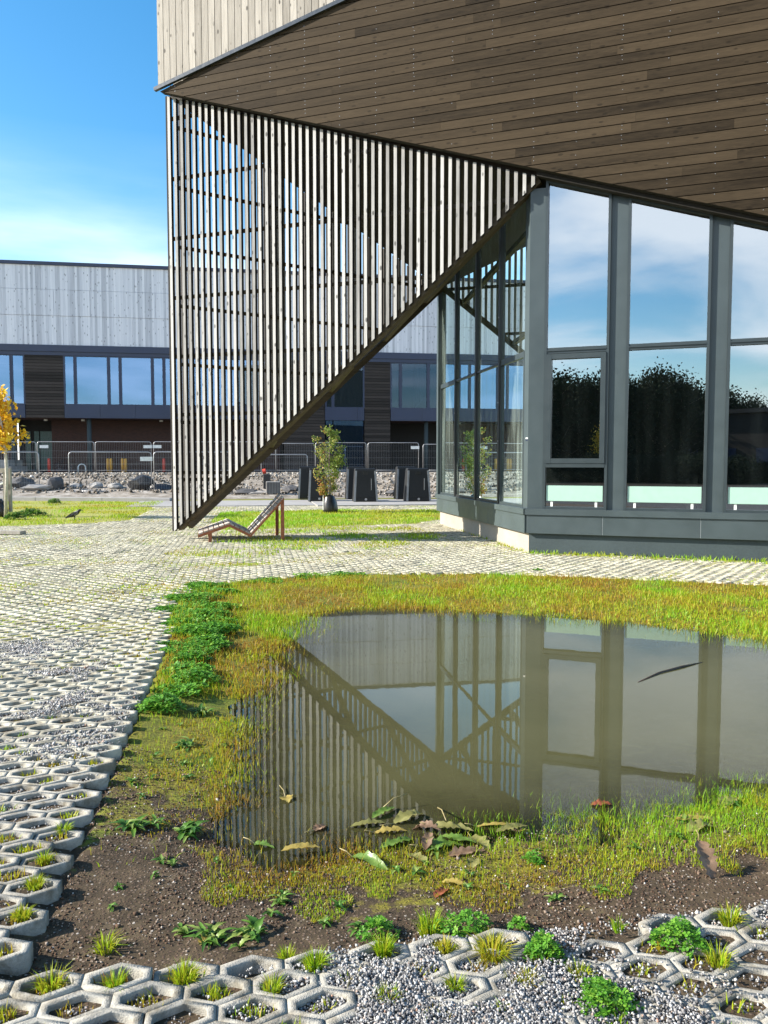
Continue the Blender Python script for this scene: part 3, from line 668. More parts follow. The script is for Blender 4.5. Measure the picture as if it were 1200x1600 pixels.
# lawns
parts = []
for nm, dens, hh, tmu in (('strip', 330, 0.065, 0.70), ('seat', 420, 0.065, 0.66), ('left', 230, 0.06, 0.52), ('corner', 330, 0.07, 0.72)):
    x, y = scatter(LAWN[nm], dens)
    if nm == 'seat':
        k = fbm(x, y, 0.8, 71) > 0.55 + rng.normal(0, .05, len(x)) - .17 * (sdist(x, y, SEATCORE) > 0); x, y = x[k], y[k]
    if nm == 'left':
        k = fbm(x, y, 1.1, 61) > 0.46 + rng.normal(0, .05, len(x)); x, y = x[k], y[k]
    patch = fbm(x, y, 1.3, 62); tone = np.clip(tmu + (patch - 0.5) * 1.1 + rng.normal(0, 0.12, len(x)), 0, 1)
    parts.append(blades(x, y, ground_z(x, y)[0], hh * rng.uniform(0.4, 1.25, len(x)) * (0.5 + patch), 0.017 * rng.uniform(0.7, 1.3, len(x)), tone))
blade_obj('lawn_grass', parts, M['grass'], 'bright green grass growing round the lounger and along the paving', 'grass')
# grass in the paver holes, thicker in green patches
parts = []
cxp, cyp = CXY[:, 0], CXY[:, 1]; dist = np.hypot(cxp, cyp)
patch = fbm(cxp, cyp, 1.6, 63); edge = fbm(cxp, cyp, 0.35, 64)
gpatch = [G(x, y) for x, y in [(110, 925), (210, 905), (330, 893), (345, 905), (290, 925), (180, 940)]]
gp2 = [G(x, y) for x, y in [(-100, 832), (60, 826), (120, 838), (40, 858), (-100, 872)]]
dens_ = np.clip((patch - 0.42) * 3.2, 0, 1) * 0.6 + np.clip((dist - 5.5) / 6, 0, 1) * 0.74 + 0.17 + (dist < 4.6) * 0.45
dens_ = np.where((sdist(cxp, cyp, gpatch) > 0) | (sdist(cxp, cyp, gp2) > 0), 1.6, dens_)
dens_ = np.where(sdist(cxp, cyp, gl_poly) > 0, dens_ * 0.35, dens_)
have = rng.random(nc) < dens_
nb = np.where(dist < 5, 48, np.where(dist < 9, 20, np.where(dist < 15, 8, 5)))
nb = (nb * np.clip(dens_ + rng.normal(0, 0.3, nc), 0.35, 1.6)).astype(int) * have
rep = np.repeat(np.arange(nc), nb); dd = dist[rep]
x = cxp[rep] + rng.normal(0, 0.024, len(rep)); y = cyp[rep] + rng.normal(0, 0.016, len(rep))
dn = np.clip(dd / 10, 0.25, 1.5)
hgt = rng.uniform(0.015, 0.055, len(rep)) * np.where(dens_[rep] > 1.2, 1.25, 1.0)
tone = np.clip(0.52 + (edge[rep] - 0.5) * 1.2 + rng.normal(0, 0.14, len(rep)), 0, 1)
parts.append(blades(x, y, -0.020 + 0.003 * np.clip((y - 4.5) / 4, 0, 1), hgt * .8 * np.clip(1.15 - y / 18, .45, 1) * np.where(dens_[rep] > 1.2, 1.5, 1), 0.0048 * (0.5 + 2.2 * dn) * rng.uniform(0.7, 1.3, len(rep)), tone))
blade_obj('paving_grass', parts, M['grass'], 'tufts of yellow green grass in the holes of the grid paving', 'grass')

# ------------------------------------------------------------------ leafy plants
def clover_mesh(x, y, z, size, seed=None):
    """trefoil leaves: three folded rounded leaflets each"""
    n = len(x); a0 = rng.uniform(0, 2 * pi, n); tl = rng.normal(0, 0.35, (n, 2)); Vs = []; tn = np.clip(rng.normal(0.5, 0.25, n), 0, 1)
    for j in range(3):
        a = a0 + j * 2 * pi / 3; ca, sa = np.cos(a), np.sin(a)
        shape = [(0.05, 0, 0), (0.45, 0.42, 0.12), (0.95, 0.33, 0.10), (1.0, 0, -0.02), (0.95, -0.33, 0.10), (0.45, -0.42, 0.12)]
        for (p, q, r) in shape:
            dx = (ca * p - sa * q) * size; dy = (sa * p + ca * q) * size
            Vs.append(np.stack([x + dx, y + dy, z + r * size + dx * tl[:, 0] + dy * tl[:, 1]], -1))
    Vv = np.stack(Vs, 1).reshape(-1, 3); b = np.arange(n)[:, None, None] * 18
    q = np.array([[j * 6 + 0, j * 6 + 1, j * 6 + 2, j * 6 + 3] for j in range(3)] + [[j * 6 + 0, j * 6 + 3, j * 6 + 4, j * 6 + 5] for j in range(3)])
    F = (b + q[None]).reshape(-1, 4); return Vv, F, np.repeat(tn, 6)
def dome_pts(n, r, h, sq=1.0):
    a = rng.uniform(0, 2 * pi, n); rr = r * np.sqrt(rng.random(n)); lump = 0.75 + 0.4 * np.sin(a * 3 + rng.uniform(0, 6)) * rng.uniform(0.3, 0.6)
    x = np.cos(a) * rr * lump * sq; y = np.sin(a) * rr * lump; top = np.sqrt(np.clip(1 - (rr / r) ** 2, 0, 1)) * h
    return x, y, top * rng.uniform(0.35, 1.0, n) + 0.008
def clover_plant(px, py, r, h, n, label, size=0.014, mat_='clover', name='clover_plant', cat='plant', z=None, group=None):
    wx, wy = G(px, py, -0.05 if z is None else z); zz_ = gz(wx, wy) if z is None else z
    if z is None and sdist(np.array([wx]), np.array([wy]), BASIN)[0] < 0: zz_ = -0.017
    x, y, z_ = dome_pts(n, r, h); Vv, F, tn = clover_mesh(x, y, z_, size * rng.uniform(0.65, 1.25, n))
    o = np_mesh(name, Vv, F, M[mat_], tn); o.location = (wx, wy, zz_); return tag(o, label, cat, group)
# the continuous strip of clover along the paving edge is ground cover
VV, FF, TT = [], [], []; nb_ = 0
for (px, py, r, h, n) in [(318, 918, .34, .10, 900), (345, 926, .22, .07, 400), (300, 938, .38, .11, 1000), (265, 955, .30, .07, 500), (330, 950, .26, .08, 500), (312, 963, .34, .10, 900), (280, 975, .20, .07, 350), (335, 985, .26, .10, 700), (310, 925, .4, .06, 500), (318, 950, .4, .06, 500), (305, 972, .4, .06, 500), (312, 1012, .3, .06, 420), (290, 1018, .22, .05, 260), (295, 1045, .22, .05, 240), (285, 1078, .2, .05, 200), (300, 990, .30, .10, 800), (325, 1003, .20, .08, 400), (262, 1008, .12, .05, 160),
                          (420, 908, .25, .05, 300), (480, 902, .35, .07, 550), (530, 899, .3, .06, 450), (560, 899, .2, .05, 220), (385, 911, .18, .05, 160), (840, 893, .14, .05, 120), (890, 895, .12, .04, 80)]:
    wx, wy = G(px, py, -0.03); x, y, z_ = dome_pts(n, r, h * .72, 1.15); v_, f_, t_ = clover_mesh(x + wx, y + wy, z_ - 0.04, 0.022 * rng.uniform(0.7, 1.3, n))
    VV.append(v_); FF.append(f_ + nb_); TT.append(t_); nb_ += len(v_)
o = np_mesh('clover_cover', np.concatenate(VV), np.concatenate(FF), M['clover'], np.concatenate(TT)); tag(o, 'dense green clover strip along the edge of the grid paving', 'clover', kind='stuff')
clover_plant(295, 1032, .20, .07, 420, 'low clover clump on the left bank just below the dense clover strip', .018)
clover_plant(300, 1062, .24, .08, 520, 'clover clump on the left bank between the strip and the round clover cushion', .018)
clover_plant(252, 1108, .20, .09, 520, 'round dark green clover cushion at the jagged paver edge left of the pond', .017)
for (px, py, r, h, n, lb) in [(590, 1452, .085, .05, 130, 'small clover plant on bare soil left of the grassy clump'),
                              (725, 1458, .13, .065, 260, 'wide clover plant at the basin edge behind the pale grass tuft'),
                              (850, 1512, .075, .07, 260, 'dense bright clover plant at the paver edge right of the pale grass tuft'),
                              (1062, 1492, .11, .07, 340, 'largest clover plant on the pale chippings at the right'),
                              (945, 1588, .11, .05, 330, 'dark clover plant at the very bottom among the chippings'),
                              (812, 1315 + 135, .05, .04, 60, 'sprawling thin clover on the soil right of the wide clover plant'),
                              (833, 1333, .06, .03, 70, 'small round leaved plant on the mossy near bank')]:
    clover_plant(px, py, r, h, n, lb, 0.011)
def tuft(px, py, r, h, n, label, tmu=0.7, z=None):
    wx, wy = G(px, py, -0.05); zz_ = gz(wx, wy) if sdist(np.array([wx]), np.array([wy]), BASIN)[0] > 0 else -0.017
    a = rng.uniform(0, 2 * pi, n); rr = r * 0.45 * np.sqrt(rng.random(n)); x = np.cos(a) * rr; y = np.sin(a) * rr
    h_ = h * rng.uniform(0.45, 1.1, n); P, tn = blades(x, y, np.zeros(n), h_, 0.0042 * rng.uniform(0.7, 1.3, n), np.clip(rng.normal(tmu, 0.15, n), 0, 1), 0.0)
    out = np.stack([np.cos(a), np.sin(a)], -1) * (rng.uniform(0.1, 1.0, n) * r)[:, None]
    P[:, 2:4, :2] += out[:, None] * 0.35; P[:, 4, :2] += out; P[:, 4, 2] -= np.hypot(out[:, 0], out[:, 1]) * 0.35
    b = np.arange(n)[:, None] * 5; F = np.concatenate([b + np.array([[0, 1, 2]]), b + np.array([[0, 2, 3]]), b + np.array([[3, 2, 4]])], 0)
    o = np_mesh('grass_tuft', P.reshape(-1, 3), F, M['grass'], np.concatenate([tn] * 3)); o.location = (wx, wy, zz_); return tag(o, label, 'grass tuft')
for (px, py, r, h, n, tm, lb) in [
    (165, 1478, .07, .06, 90, .6, 'thin grass tuft standing alone on the bare soil at the left'),
    (80, 1560, .07, .07, 110, .55, 'grass tuft in the leftmost hole of the front paver row'),
    (180, 1562, .05, .06, 120, .7, 'grass tuft in the deep dark hole of the front paver row'),
    (288, 1552, .06, .07, 170, .62, 'bushy grass tuft in the front paver hole left of the paver joint'),
    (448, 1502, .05, .06, 110, .66, 'grass tuft rising behind the wavy front paver'),
    (492, 1530, .055, .065, 190, .75, 'green grass tuft in the paver hole between two wavy ribs'),
    (600, 1508, .05, .07, 170, .72, 'upright grass tuft between two broken pavers in front of the small clover'),
    (672, 1452, .07, .09, 160, .72, 'tall grassy clump joining the wide clover plant'),
    (695, 1505, .05, .06, 120, .45, 'yellowish grass tuft left of the pale grass tuft'),
    (770, 1512, .085, .075, 330, .46, 'wide pale yellow green grass tuft at the paver edge'),
    (825, 1558, .05, .055, 130, .45, 'small yellow grass tuft on the chippings below the dense bright clover'),
    (905, 1545, .05, .055, 110, .6, 'thin grass tuft on the chippings right of the dense bright clover'),
    (712, 1562, .045, .05, 110, .66, 'grass tuft on the chippings at bottom centre'),
    (608, 1582, .05, .05, 120, .7, 'grass tuft with broad blades at the bottom left of centre'),
    (425, 1568, .05, .06, 100, .68, 'loose grass tuft beside the grit filled hole'),
    (1140, 1458, .06, .07, 170, .62, 'grass tuft growing through the paver at the right edge'),
    (1122, 1525, .06, .07, 120, .6, 'spiky grass tuft right of the largest clover plant'),
    (965, 1468, .035, .05, 40, .85, 'single bright seedling on the pale paver tip'),
    (100, 1312, .05, .05, 120, .75, 'grass tuft in the paver hole nearest the left soil bank'),
    (35, 1450, .05, .05, 120, .6, 'grass tuft in the lowest paver hole of the left edge'),
    (55, 1400, .05, .05, 120, .62, 'grass tuft in the second lowest paver hole of the left edge'),
    (70, 1360, .05, .05, 120, .66, 'grass tuft in the third lowest paver hole of the left edge')]:
    tuft(px, py, r, h, n, lb, tm)
# rosettes and torn leaves -------------------------------------------------
def leaf_strip(L, Wd, lobes=5, curl=0.3, droop=0.2, seed=0, stem=0.0, wav=0.15, twist=0.0):
    """one toothed leaf along +x with a midrib fold; returns verts, quads"""
    r_ = random.Random(seed); n = 16; vs = []; fs = []
    for i in range(n + 1):
        u = i / n; wdt = Wd * (sin(pi * u ** 0.8) ** 0.75) * (0.86 + 0.14 * cos(lobes * 2 * pi * u)) * r_.uniform(0.82, 1.12) + 0.001
        x = L * u; zc = curl * L * sin(pi * u) - droop * L * u * u; tw = twist * u
        for sgn, fr in ((-1, 1.0), (-1, 0.5), (0, 0), (1, 0.5), (1, 1.0)):
            yy = sgn * fr * wdt; zr = abs(fr) * wdt * 0.35 + r_.uniform(-1, 1) * wav * wdt * fr
            vs.append((x, yy * cos(tw) - zr * sin(tw), zc + yy * sin(tw) + zr * cos(tw)))
    for i in range(n):
        for k in range(4): fs.append((i * 5 + k, i * 5 + k + 1, (i + 1) * 5 + k + 1, (i + 1) * 5 + k))
    return vs, fs
def place(vs, az, el, off=(0, 0, 0)):
    m = Matrix.Rotation(az, 3, 'Z') @ Matrix.Rotation(-el, 3, 'Y'); return [m @ Vector(v) + Vector(off) for v in vs]
for i_ in range(54):
    s_, t_ = (random.uniform(.2, 3.2), random.uniform(.12, 1.0)) if i_ < 38 else (random.uniform(.1, .9), random.uniform(.9, 2.6)); wx, wy = KW(s_, t_); zz_ = gz(wx, wy)
    if zz_ < WL: continue
    mb = MB(); n_ = random.randint(5, 9); L_ = random.uniform(.02, .06)
    for q_ in range(n_):
        vs, fs = leaf_strip(L_ * random.uniform(.6, 1.1), L_ * random.uniform(.12, .24), 2, .2, .2, i_ * 9 + q_); mb.mesh(place(vs, random.uniform(0, 6.3), random.uniform(.05, .9)), fs, 0, random.random())
    tag(mb.build('seedling', M['weed'], smooth=True, loc=(wx, wy, zz_), fix=False), 'tiny green seedling scattered on the near soil of the basin', 'seedling', 'tiny seedlings on the near soil')
def leaf_mat(name, a, b, vein):
    m, t, o = mat(name); k = T(t); v = k.coord('Object'); n = k.noise(v, 18, 5, 0.6)
    c = k.ramp(n, [(0.3, a), (0.7, b)]); sp_ = N(t, 'ShaderNodeSeparateXYZ'); k.l(N(t, 'ShaderNodeTexCoord').outputs['Object'], sp_.inputs[0])
    p = k.pbsdf(c, 0.4, k.bump(k.noise(v, 70, 3), 0.4, 0.004), 0, 0.5); tr = N(t, 'ShaderNodeBsdfTranslucent'); k.l(c, tr.inputs[0])
    mx = N(t, 'ShaderNodeMixShader'); mx.inputs[0].default_value = 0.25; k.l(p.outputs[0], mx.inputs[1]); k.l(tr.outputs[0], mx.inputs[2]); k.l(mx.outputs[0], o.inputs[0]); return m
LM = {'green': leaf_mat('green_leaf', (0.07, 0.15, 0.02), (0.17, 0.26, 0.05), 0), 'olive': leaf_mat('olive_leaf', (0.15, 0.15, 0.04), (0.30, 0.28, 0.10), 0),
      'yellow': leaf_mat('yellow_leaf', (0.30, 0.22, 0.05), (0.45, 0.36, 0.10), 0), 'brown': leaf_mat('brown_leaf', (0.12, 0.07, 0.04), (0.30, 0.20, 0.13), 0),
      'rust': leaf_mat('rust_leaf', (0.22, 0.06, 0.03), (0.32, 0.11, 0.05), 0), 'stem': leaf_mat('leaf_stem', (0.30, 0.24, 0.10), (0.45, 0.38, 0.18), 0)}
def rosette(px, py, n, L, Wd, label, mat_='weed', up=0.55, zoff=0.0):
    wx, wy = G(px, py, -0.07); mb = MB(); n = int(n * 1.7); L *= .78; Wd *= .72
    for i in range(n):
        vs, fs = leaf_strip(L * random.uniform(0.6, 1.1), Wd * random.uniform(0.7, 1.15), random.choice((2, 3, 4)), 0.15, 0.35, i + int(px)); mb.mesh(place(vs, random.uniform(0, 2 * pi), random.uniform(-0.02, up + .25), (random.uniform(-.35, .35) * L, random.uniform(-.35, .35) * L, 0)), fs, 0, random.random())
    o = mb.build('leafy_weed', M[mat_], smooth=True, loc=(wx, wy, gz(wx, wy) + zoff), fix=False); return tag(o, label, 'plant')
rosette(205, 1298, 16, .10, .018, 'leafy weed rosette on the left mud bank, left one of a pair')
rosette(292, 1298, 18, .11, .020, 'leafy weed rosette on the left mud bank, right one of a pair')
rosette(240, 1290, 8, .09, .012, 'withered brownish weed between the two leafy rosettes', 'weed')
rosette(292, 1165, 12, .12, .017, 'pale toothed weed on the left bank below the round clover cushion')
rosette(318, 1112, 12, .12, .020, 'dark weed with drooping leaves right of the round clover cushion')
rosette(395, 1462, 14, .10, .020, 'broad leaved weed at the soil edge left of centre')
rosette(330, 1470, 14, .10, .014, 'ragged pale weed with toothed leaves at the soil edge')
rosette(285, 1455, 7, .07, .014, 'small two tone weed left of the ragged pale weed')
rosette(440, 1395, 7, .06, .010, 'small weed in the wet mud in front of the torn leaves')
rosette(870, 1405, 7, .06, .011, 'low weed on the near bank left of the standing brown leaf')
rosette(940, 1395, 6, .06, .009, 'flat thin leaved weed on the near bank')
rosette(560, 1450, 6, .06, .010, 'pale seedling left of the small clover plant')
def fallen(px, py, L, Wd, col, az, label, el=0.05, curl=0.08, lobes=6, twist=0.0, zoff=0.004, stem=0.0, seed=0, droop=0.05):
    z0 = WL; wx, wy = G(px, py, WL); z0 = max(WL, gz(wx, wy)); mb = MB(); L *= 1.32; Wd *= 1.4; curl *= .45
    vs, fs = leaf_strip(L, Wd, lobes, curl, droop, seed, wav=0.3, twist=twist); c0 = Vector((L / 2, 0, 0))
    mb.mesh(place([Vector(v) - c0 for v in vs], az, el), fs, 0)
    t = thing('fallen_leaf', label, 'leaf', (wx, wy, z0 + zoff))
    mb.build('blade', LM[col], t, smooth=True, fix=False)
    if stem:
        st = MB(); st.tube(place([(-L / 2 + 0.01, 0, 0.0), (-L / 2 - stem * .5, 0.006, 0.012), (-L / 2 - stem, -0.004, 0.022)], az, el), [0.003, 0.0025, 0.002], 5); st.build('stem', LM['stem'], t, smooth=True)
    return t
fallen(412, 1322, .085, .016, 'green', R(-25), 'small green toothed leaf floating left of the sunken stalks', lobes=6, stem=.05, seed=1)
fallen(578, 1352, .16, .020, 'green', R(-38), 'long green leaf with a pale curled tip in the near water', lobes=5, curl=.2, stem=.06, seed=2, twist=.9)
fallen(692, 1322, .15, .030, 'green', R(8), 'broad dark green leaf on the torn leaf heap', lobes=4, stem=.05, seed=3)
fallen(640, 1280, .14, .030, 'olive', R(35), 'olive leaf at the back of the torn leaf heap', lobes=3, curl=.25, stem=.08, seed=4)
fallen(610, 1300, .12, .022, 'yellow', R(10), 'yellowed leaf at the left end of the torn leaf heap', lobes=3, seed=5, stem=.04)
fallen(665, 1298, .12, .024, 'brown', R(-30), 'brown withered leaf in the middle of the torn leaf heap', curl=.3, seed=6, el=.3)
fallen(750, 1318, .12, .026, 'olive', R(-60), 'olive leaf at the right end of the torn leaf heap', seed=7, stem=.05)
fallen(780, 1291, .17, .012, 'yellow', R(2), 'long yellow green leaf lying flat right of the torn leaf heap', lobes=1, seed=8, stem=.05)
fallen(740, 1352, .07, .022, 'olive', R(70), 'small olive leaf below the torn leaf heap', seed=9)
fallen(448, 1250, .06, .024, 'yellow', R(-70), 'yellow leaf with a long curved stalk on the slat reflection', seed=10, stem=.11, lobes=3)
fallen(500, 1295, .06, .022, 'brown', R(50), 'small brown leaf at the water edge left of the heap', seed=11, stem=.06)
fallen(940, 1258, .085, .022, 'rust', R(5), 'rust red leaf floating at the near edge of the pond', seed=12)
fallen(1138, 1256, .11, .034, 'olive', R(35), 'folded olive leaf in the water at the far right', seed=13, lobes=2, el=.2)
fallen(1088, 1285, .15, .020, 'yellow', R(-4), 'pale ragged leaf above the curled olive leaf at the right', seed=14, lobes=5, stem=.05)
fallen(1095, 1302, .12, .030, 'olive', R(20), 'curled olive leaf on the grassy bank at the right', seed=15, curl=.3)
fallen(1102, 1378, .13, .030, 'brown', R(-80), 'brown leaf standing on the near bank beside its shadow', el=-.75, curl=.15, stem=.03, zoff=.05, seed=16)
fallen(705, 1300, .16, .024, 'olive', R(-12), 'long olive leaf crossing the top of the torn leaf heap', lobes=7, seed=31, stem=.04, zoff=.02)
fallen(620, 1318, .13, .022, 'green', R(28), 'dull green leaf under the left side of the torn leaf heap', lobes=6, seed=32)
fallen(730, 1335, .13, .026, 'brown', R(15), 'flat brown leaf under the right side of the torn leaf heap', lobes=5, seed=33)
fallen(655, 1345, .11, .020, 'olive', R(-50), 'narrow olive leaf at the front of the torn leaf heap', lobes=6, seed=34)
for i_, (x_, y_, c_, a_, lb_) in enumerate([(575, 1290, 'olive', 15, 'limp olive leaf trailing left from the torn leaf heap'), (600, 1272, 'green', 48, 'green leaf lying behind the left end of the heap'), (668, 1318, 'brown', 80, 'crumpled brown leaf lying across the heap centre'), (715, 1318, 'green', -18, 'limp green leaf at the right of the broad dark leaf'), (800, 1302, 'olive', 22, 'olive leaf tip beyond the long yellow green leaf'), (470, 1335, 'yellow', 12, 'pale dead leaf in the shallow water left of the long curled leaf')]):
    fallen(x_, y_, .13, .020, c_, R(a_), lb_, lobes=7, seed=60 + i_, zoff=.008 + .004 * i_)
fallen(712, 1388, .09, .016, 'yellow', R(-20), 'dead yellow weed leaf in the wet mud below the heap', seed=17)
fallen(690, 1402, .07, .016, 'rust', R(50), 'reddish dead leaf beside the dead yellow weed leaf', seed=18)
fallen(255, 1352, .05, .014, 'brown', R(-50), 'pale curled dead leaf on the left mud bank', seed=19, curl=.3)
fallen(322, 1488, .05, .016, 'yellow', R(60), 'pale yellow dead leaf below the ragged pale weed', seed=20)
mb = MB(); pts = [G(x, y, WL) for x, y in [(997, 1066), (1030, 1052), (1065, 1043), (1097, 1035)]]
mb.tube([(p[0], p[1], WL + h_) for p, h_ in zip(pts, (-.004, 0.002, 0.006, 0.0))], [0.008, 0.011, 0.010, 0.005], 6)
tag(mb.build('twig', simple('wet_twig', (0.03, 0.02, 0.014), 0.5), smooth=True), 'dark curved twig floating on the pond', 'twig')
for (a, b, lb) in [((592, 1268), (636, 1240), 'thin green stalk leaning out of the torn leaf heap'), ((684, 1262), (697, 1282), 'short white stalk in the water right of the heap')]:
    p = G(*a, WL); q = G(*b, WL + .06); mb = MB(); mb.tube([(p[0], p[1], WL), ((p[0] + q[0]) / 2, (p[1] + q[1]) / 2, WL + .05), (q[0], q[1], WL + .06)], [.004, .003, .002], 5)
    tag(mb.build('plant_stalk', LM['stem'], smooth=True), lb, 'stalk')

# ================================================================== MAIN BUILDING
ALPHA = R(20.5)
CB = np.array(G(826, 863)); bdir = np.array([cos(ALPHA), -sin(ALPHA)]); inn = np.array([sin(ALPHA), cos(ALPHA)])
B = thing('timber_glass_building', 'timber and glass building with a slatted triangular screen beside the flooded basin', 'building', (CB[0], CB[1], 0), -ALPHA)
def FP(px, py, off):
    """pixel -> (u, z) on the facade plane standing `off` in front of the glazing"""
    d = ray(px, py); p0 = CB - inn * off; t = (p0 @ inn) / (d.x * inn[0] + d.y * inn[1]); q = np.array([d.x, d.y]) * t - CB
    return float(q @ bdir), EYE + d.z * t
OW = 0.32                                   # the plank wall stands this far in front of the glass
Lu, Lz = FP(250, 143, OW); Cu, Cz = FP(845, 272, OW); Ru, Rz = FP(1200, 337, OW); Pu, Pz = FP(530, -2, OW)
UR = 11.0; ZT = 13.5
slope = (Rz - Lz) / (Ru - Lu); hz = lambda u: Lz + slope * (u - Lu)
psl = (Pz - Lz) / (Pu - Lu)
print('facade', Lu, Lz, Cu, Cz, hz(Cu), Ru, Rz, Pu, Pz)
def clad(poly, horizontal, pitch, gap, y0, dep, mb, seglen=None, shift=0.0, nails=None):
    us = [p[0] for p in poly]; zs = [p[1] for p in poly]
    lo, hi = (min(zs), max(zs)) if horizontal else (min(us), max(us)); e0, e1 = (min(us), max(us)) if horizontal else (min(zs), max(zs))
    k = 0; a = lo + shift
    while a < hi:
        segs = []; e = e0 - random.uniform(0, 3)
        while e < e1:
            L_ = random.uniform(*seglen) if seglen else 1e3; segs.append((e, min(e + L_, e1 + 1))); e += L_
        for (s0, s1) in segs:
            r = [(s0 + .001, a), (s1 - .001, a), (s1 - .001, a + pitch - gap), (s0 + .001, a + pitch - gap)] if horizontal else [(a, s0), (a + pitch - gap, s0), (a + pitch - gap, s1), (a, s1)]
            q = clip_convex(r, poly)
            if len(q) < 3: continue
            tone = random.random(); pr = [(p[0], y0 + 0.001 * (k % 2), p[1]) for p in q]; bk = [(p[0], y0 + dep, p[1]) for p in q]; n = len(q)
            mb.face(pr, 0, tone)
            for i in range(n): mb.face([pr[i], pr[(i + 1) % n], bk[(i + 1) % n], bk[i]], 0, tone)
        a += pitch; k += 1
brown = [(Lu, Lz), (UR, hz(UR)), (UR, ZT), (Lu + (ZT - Lz) / psl, ZT)]
mb = MB(); clad(brown, True, 0.1565, 0.014, -OW, 0.02, mb, (2.2, 5.4))
mb.prism([(p[0], p[1]) for p in brown], 1, -OW + 0.021, -OW + 0.16, 1)
j = Lu + 0.35
while j < UR:                               # nail heads
    z = Lz + math.floor((hz(UR) - Lz) / 0.1565) * 0.1565
    while z < ZT - .2:
        for dz in (0.045, 0.108):
            zz_ = z + dz; 
            if zz_ > hz(j) + 0.03 and zz_ < Lz + psl * (j - Lu) - 0.03 and random.random() < 0.42:
                x = j + random.uniform(-.012, .012); r = 0.0045; mb.face([(x - r, -OW - .002, zz_ - r), (x + r, -OW - .002, zz_ - r), (x + r, -OW - .002, zz_ + r), (x - r, -OW - .002, zz_ + r)], 2)
        z += 0.1565
    j += 0.71
mb.build('plank_wall', [M['plank'], M['gap'], M['galv']], B, fix=False)
# pale vertical boards above the diagonal
OB = OW + 0.03
L2u, L2z = FP(247, 134, OB); P2u, P2z = FP(528, 0, OB); ps2 = (P2z - L2z) / (P2u - L2u)
pale = [(L2u, L2z), (L2u + (ZT - L2z) / ps2, ZT), (L2u, ZT)]
mb = MB(); clad(pale, False, 0.147, 0.012, -OB, 0.022, mb); mb.prism(pale, 1, -OB + 0.023, -OW + 0.10, 1)
bw = mb.build('board_wall', [M['board'], M['gap']], B, fix=False)
mb = MB(); e = Vector((1, 0, ps2)).normalized(); nrm = Vector((e.z, 0, -e.x))
p0 = Vector((L2u, -OB, L2z)) - e * 0.10 + nrm * 0.035; p1 = Vector((L2u, -OB, L2z)) + e * 7 + nrm * 0.035
mb.bar(p0 + Vector((0, .012, 0)), p1 + Vector((0, .012, 0)), 0.07, 0.07, up=nrm); mb.build('flashing', M['flash'], bw)
# ---- the tetrahedral slatted corner: L above, tip below, C and E on the building
OS = 0.16
Tu, Tz = FP(272, 830, OS); TLu, TLz = FP(261, 150, OS)
tipx = Tu + 0.02; Cs = FP(846, 276, OS)
print('tip', Tu, Tz, TLu, TLz, 'C', Cs)
Etop = 6.05; ELEN = 6.75
WANG = R(9.5)                                # side wall runs 9.5 deg left of the view axis
wdir = np.array([-sin(WANG), cos(WANG)]); EB = CB + wdir * ELEN
tl = lambda u: TLz + (Cs[1] - TLz) * (u - TLu) / (Cs[0] - TLu)     # top line of the front screen
bl = lambda u: Tz + (Cs[1] - 0.02 - Tz) * (u - Tu) / (Cs[0] - Tu)  # its diagonal lower edge
mb = MB(); u = Tu; SW, SD, SP = 0.060, 0.078, 0.1468
while u < Cs[0] - 0.08:
    tn = random.random(); jx = random.uniform(-.004, .004); a, b = u + jx, u + jx + SW
    vs = [(a, -OS, bl(a)), (b, -OS, bl(b)), (b, -OS, tl(b)), (a, -OS, tl(a))]; vs += [(p[0], -OS + SD, p[2]) for p in vs]
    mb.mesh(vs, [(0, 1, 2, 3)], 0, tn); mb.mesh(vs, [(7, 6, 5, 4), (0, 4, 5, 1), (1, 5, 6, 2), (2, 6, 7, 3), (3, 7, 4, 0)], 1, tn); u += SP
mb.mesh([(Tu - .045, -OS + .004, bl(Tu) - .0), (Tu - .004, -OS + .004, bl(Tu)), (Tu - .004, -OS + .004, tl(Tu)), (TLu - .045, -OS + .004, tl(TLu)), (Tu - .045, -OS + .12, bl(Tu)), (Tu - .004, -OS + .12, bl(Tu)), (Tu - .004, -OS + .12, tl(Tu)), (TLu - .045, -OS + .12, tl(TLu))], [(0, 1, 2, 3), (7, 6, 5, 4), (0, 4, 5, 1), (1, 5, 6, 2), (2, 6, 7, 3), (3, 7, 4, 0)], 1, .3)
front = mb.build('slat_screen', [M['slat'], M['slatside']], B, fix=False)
for z in np.arange(1.35, 10, 1.19):
    mb = MB()
    u0 = max(Tu, Tu); u1 = Tu + (z - Tz) / (Cs[1] - Tz) * (Cs[0] - Tu); ut = TLu + (z - TLz) / (Cs[1] - TLz) * (Cs[0] - TLu) if z > Cs[1] else 99
    u1 = min(u1, ut, Cs[0])
    if u1 - Tu > 0.1: mb.box(Tu, u1, -OS + SD + .002, -OS + SD + 0.05, z, z + 0.07, 0, random.random()); mb.build('rail', M['beam'], front)
mb = MB(); eb = Vector((Cs[0] - Tu, 0, Cs[1] - Tz)).normalized()
mb.bar(Vector((Tu + .02, -OS + SD + .10, Tz + .06)) , Vector((Cs[0] - .06, -OS + SD + .10, Cs[1] + .0)), 0.17, 0.13, up=(-eb.z, 0, eb.x)); 
mb.build('beam', M['beam'], front)
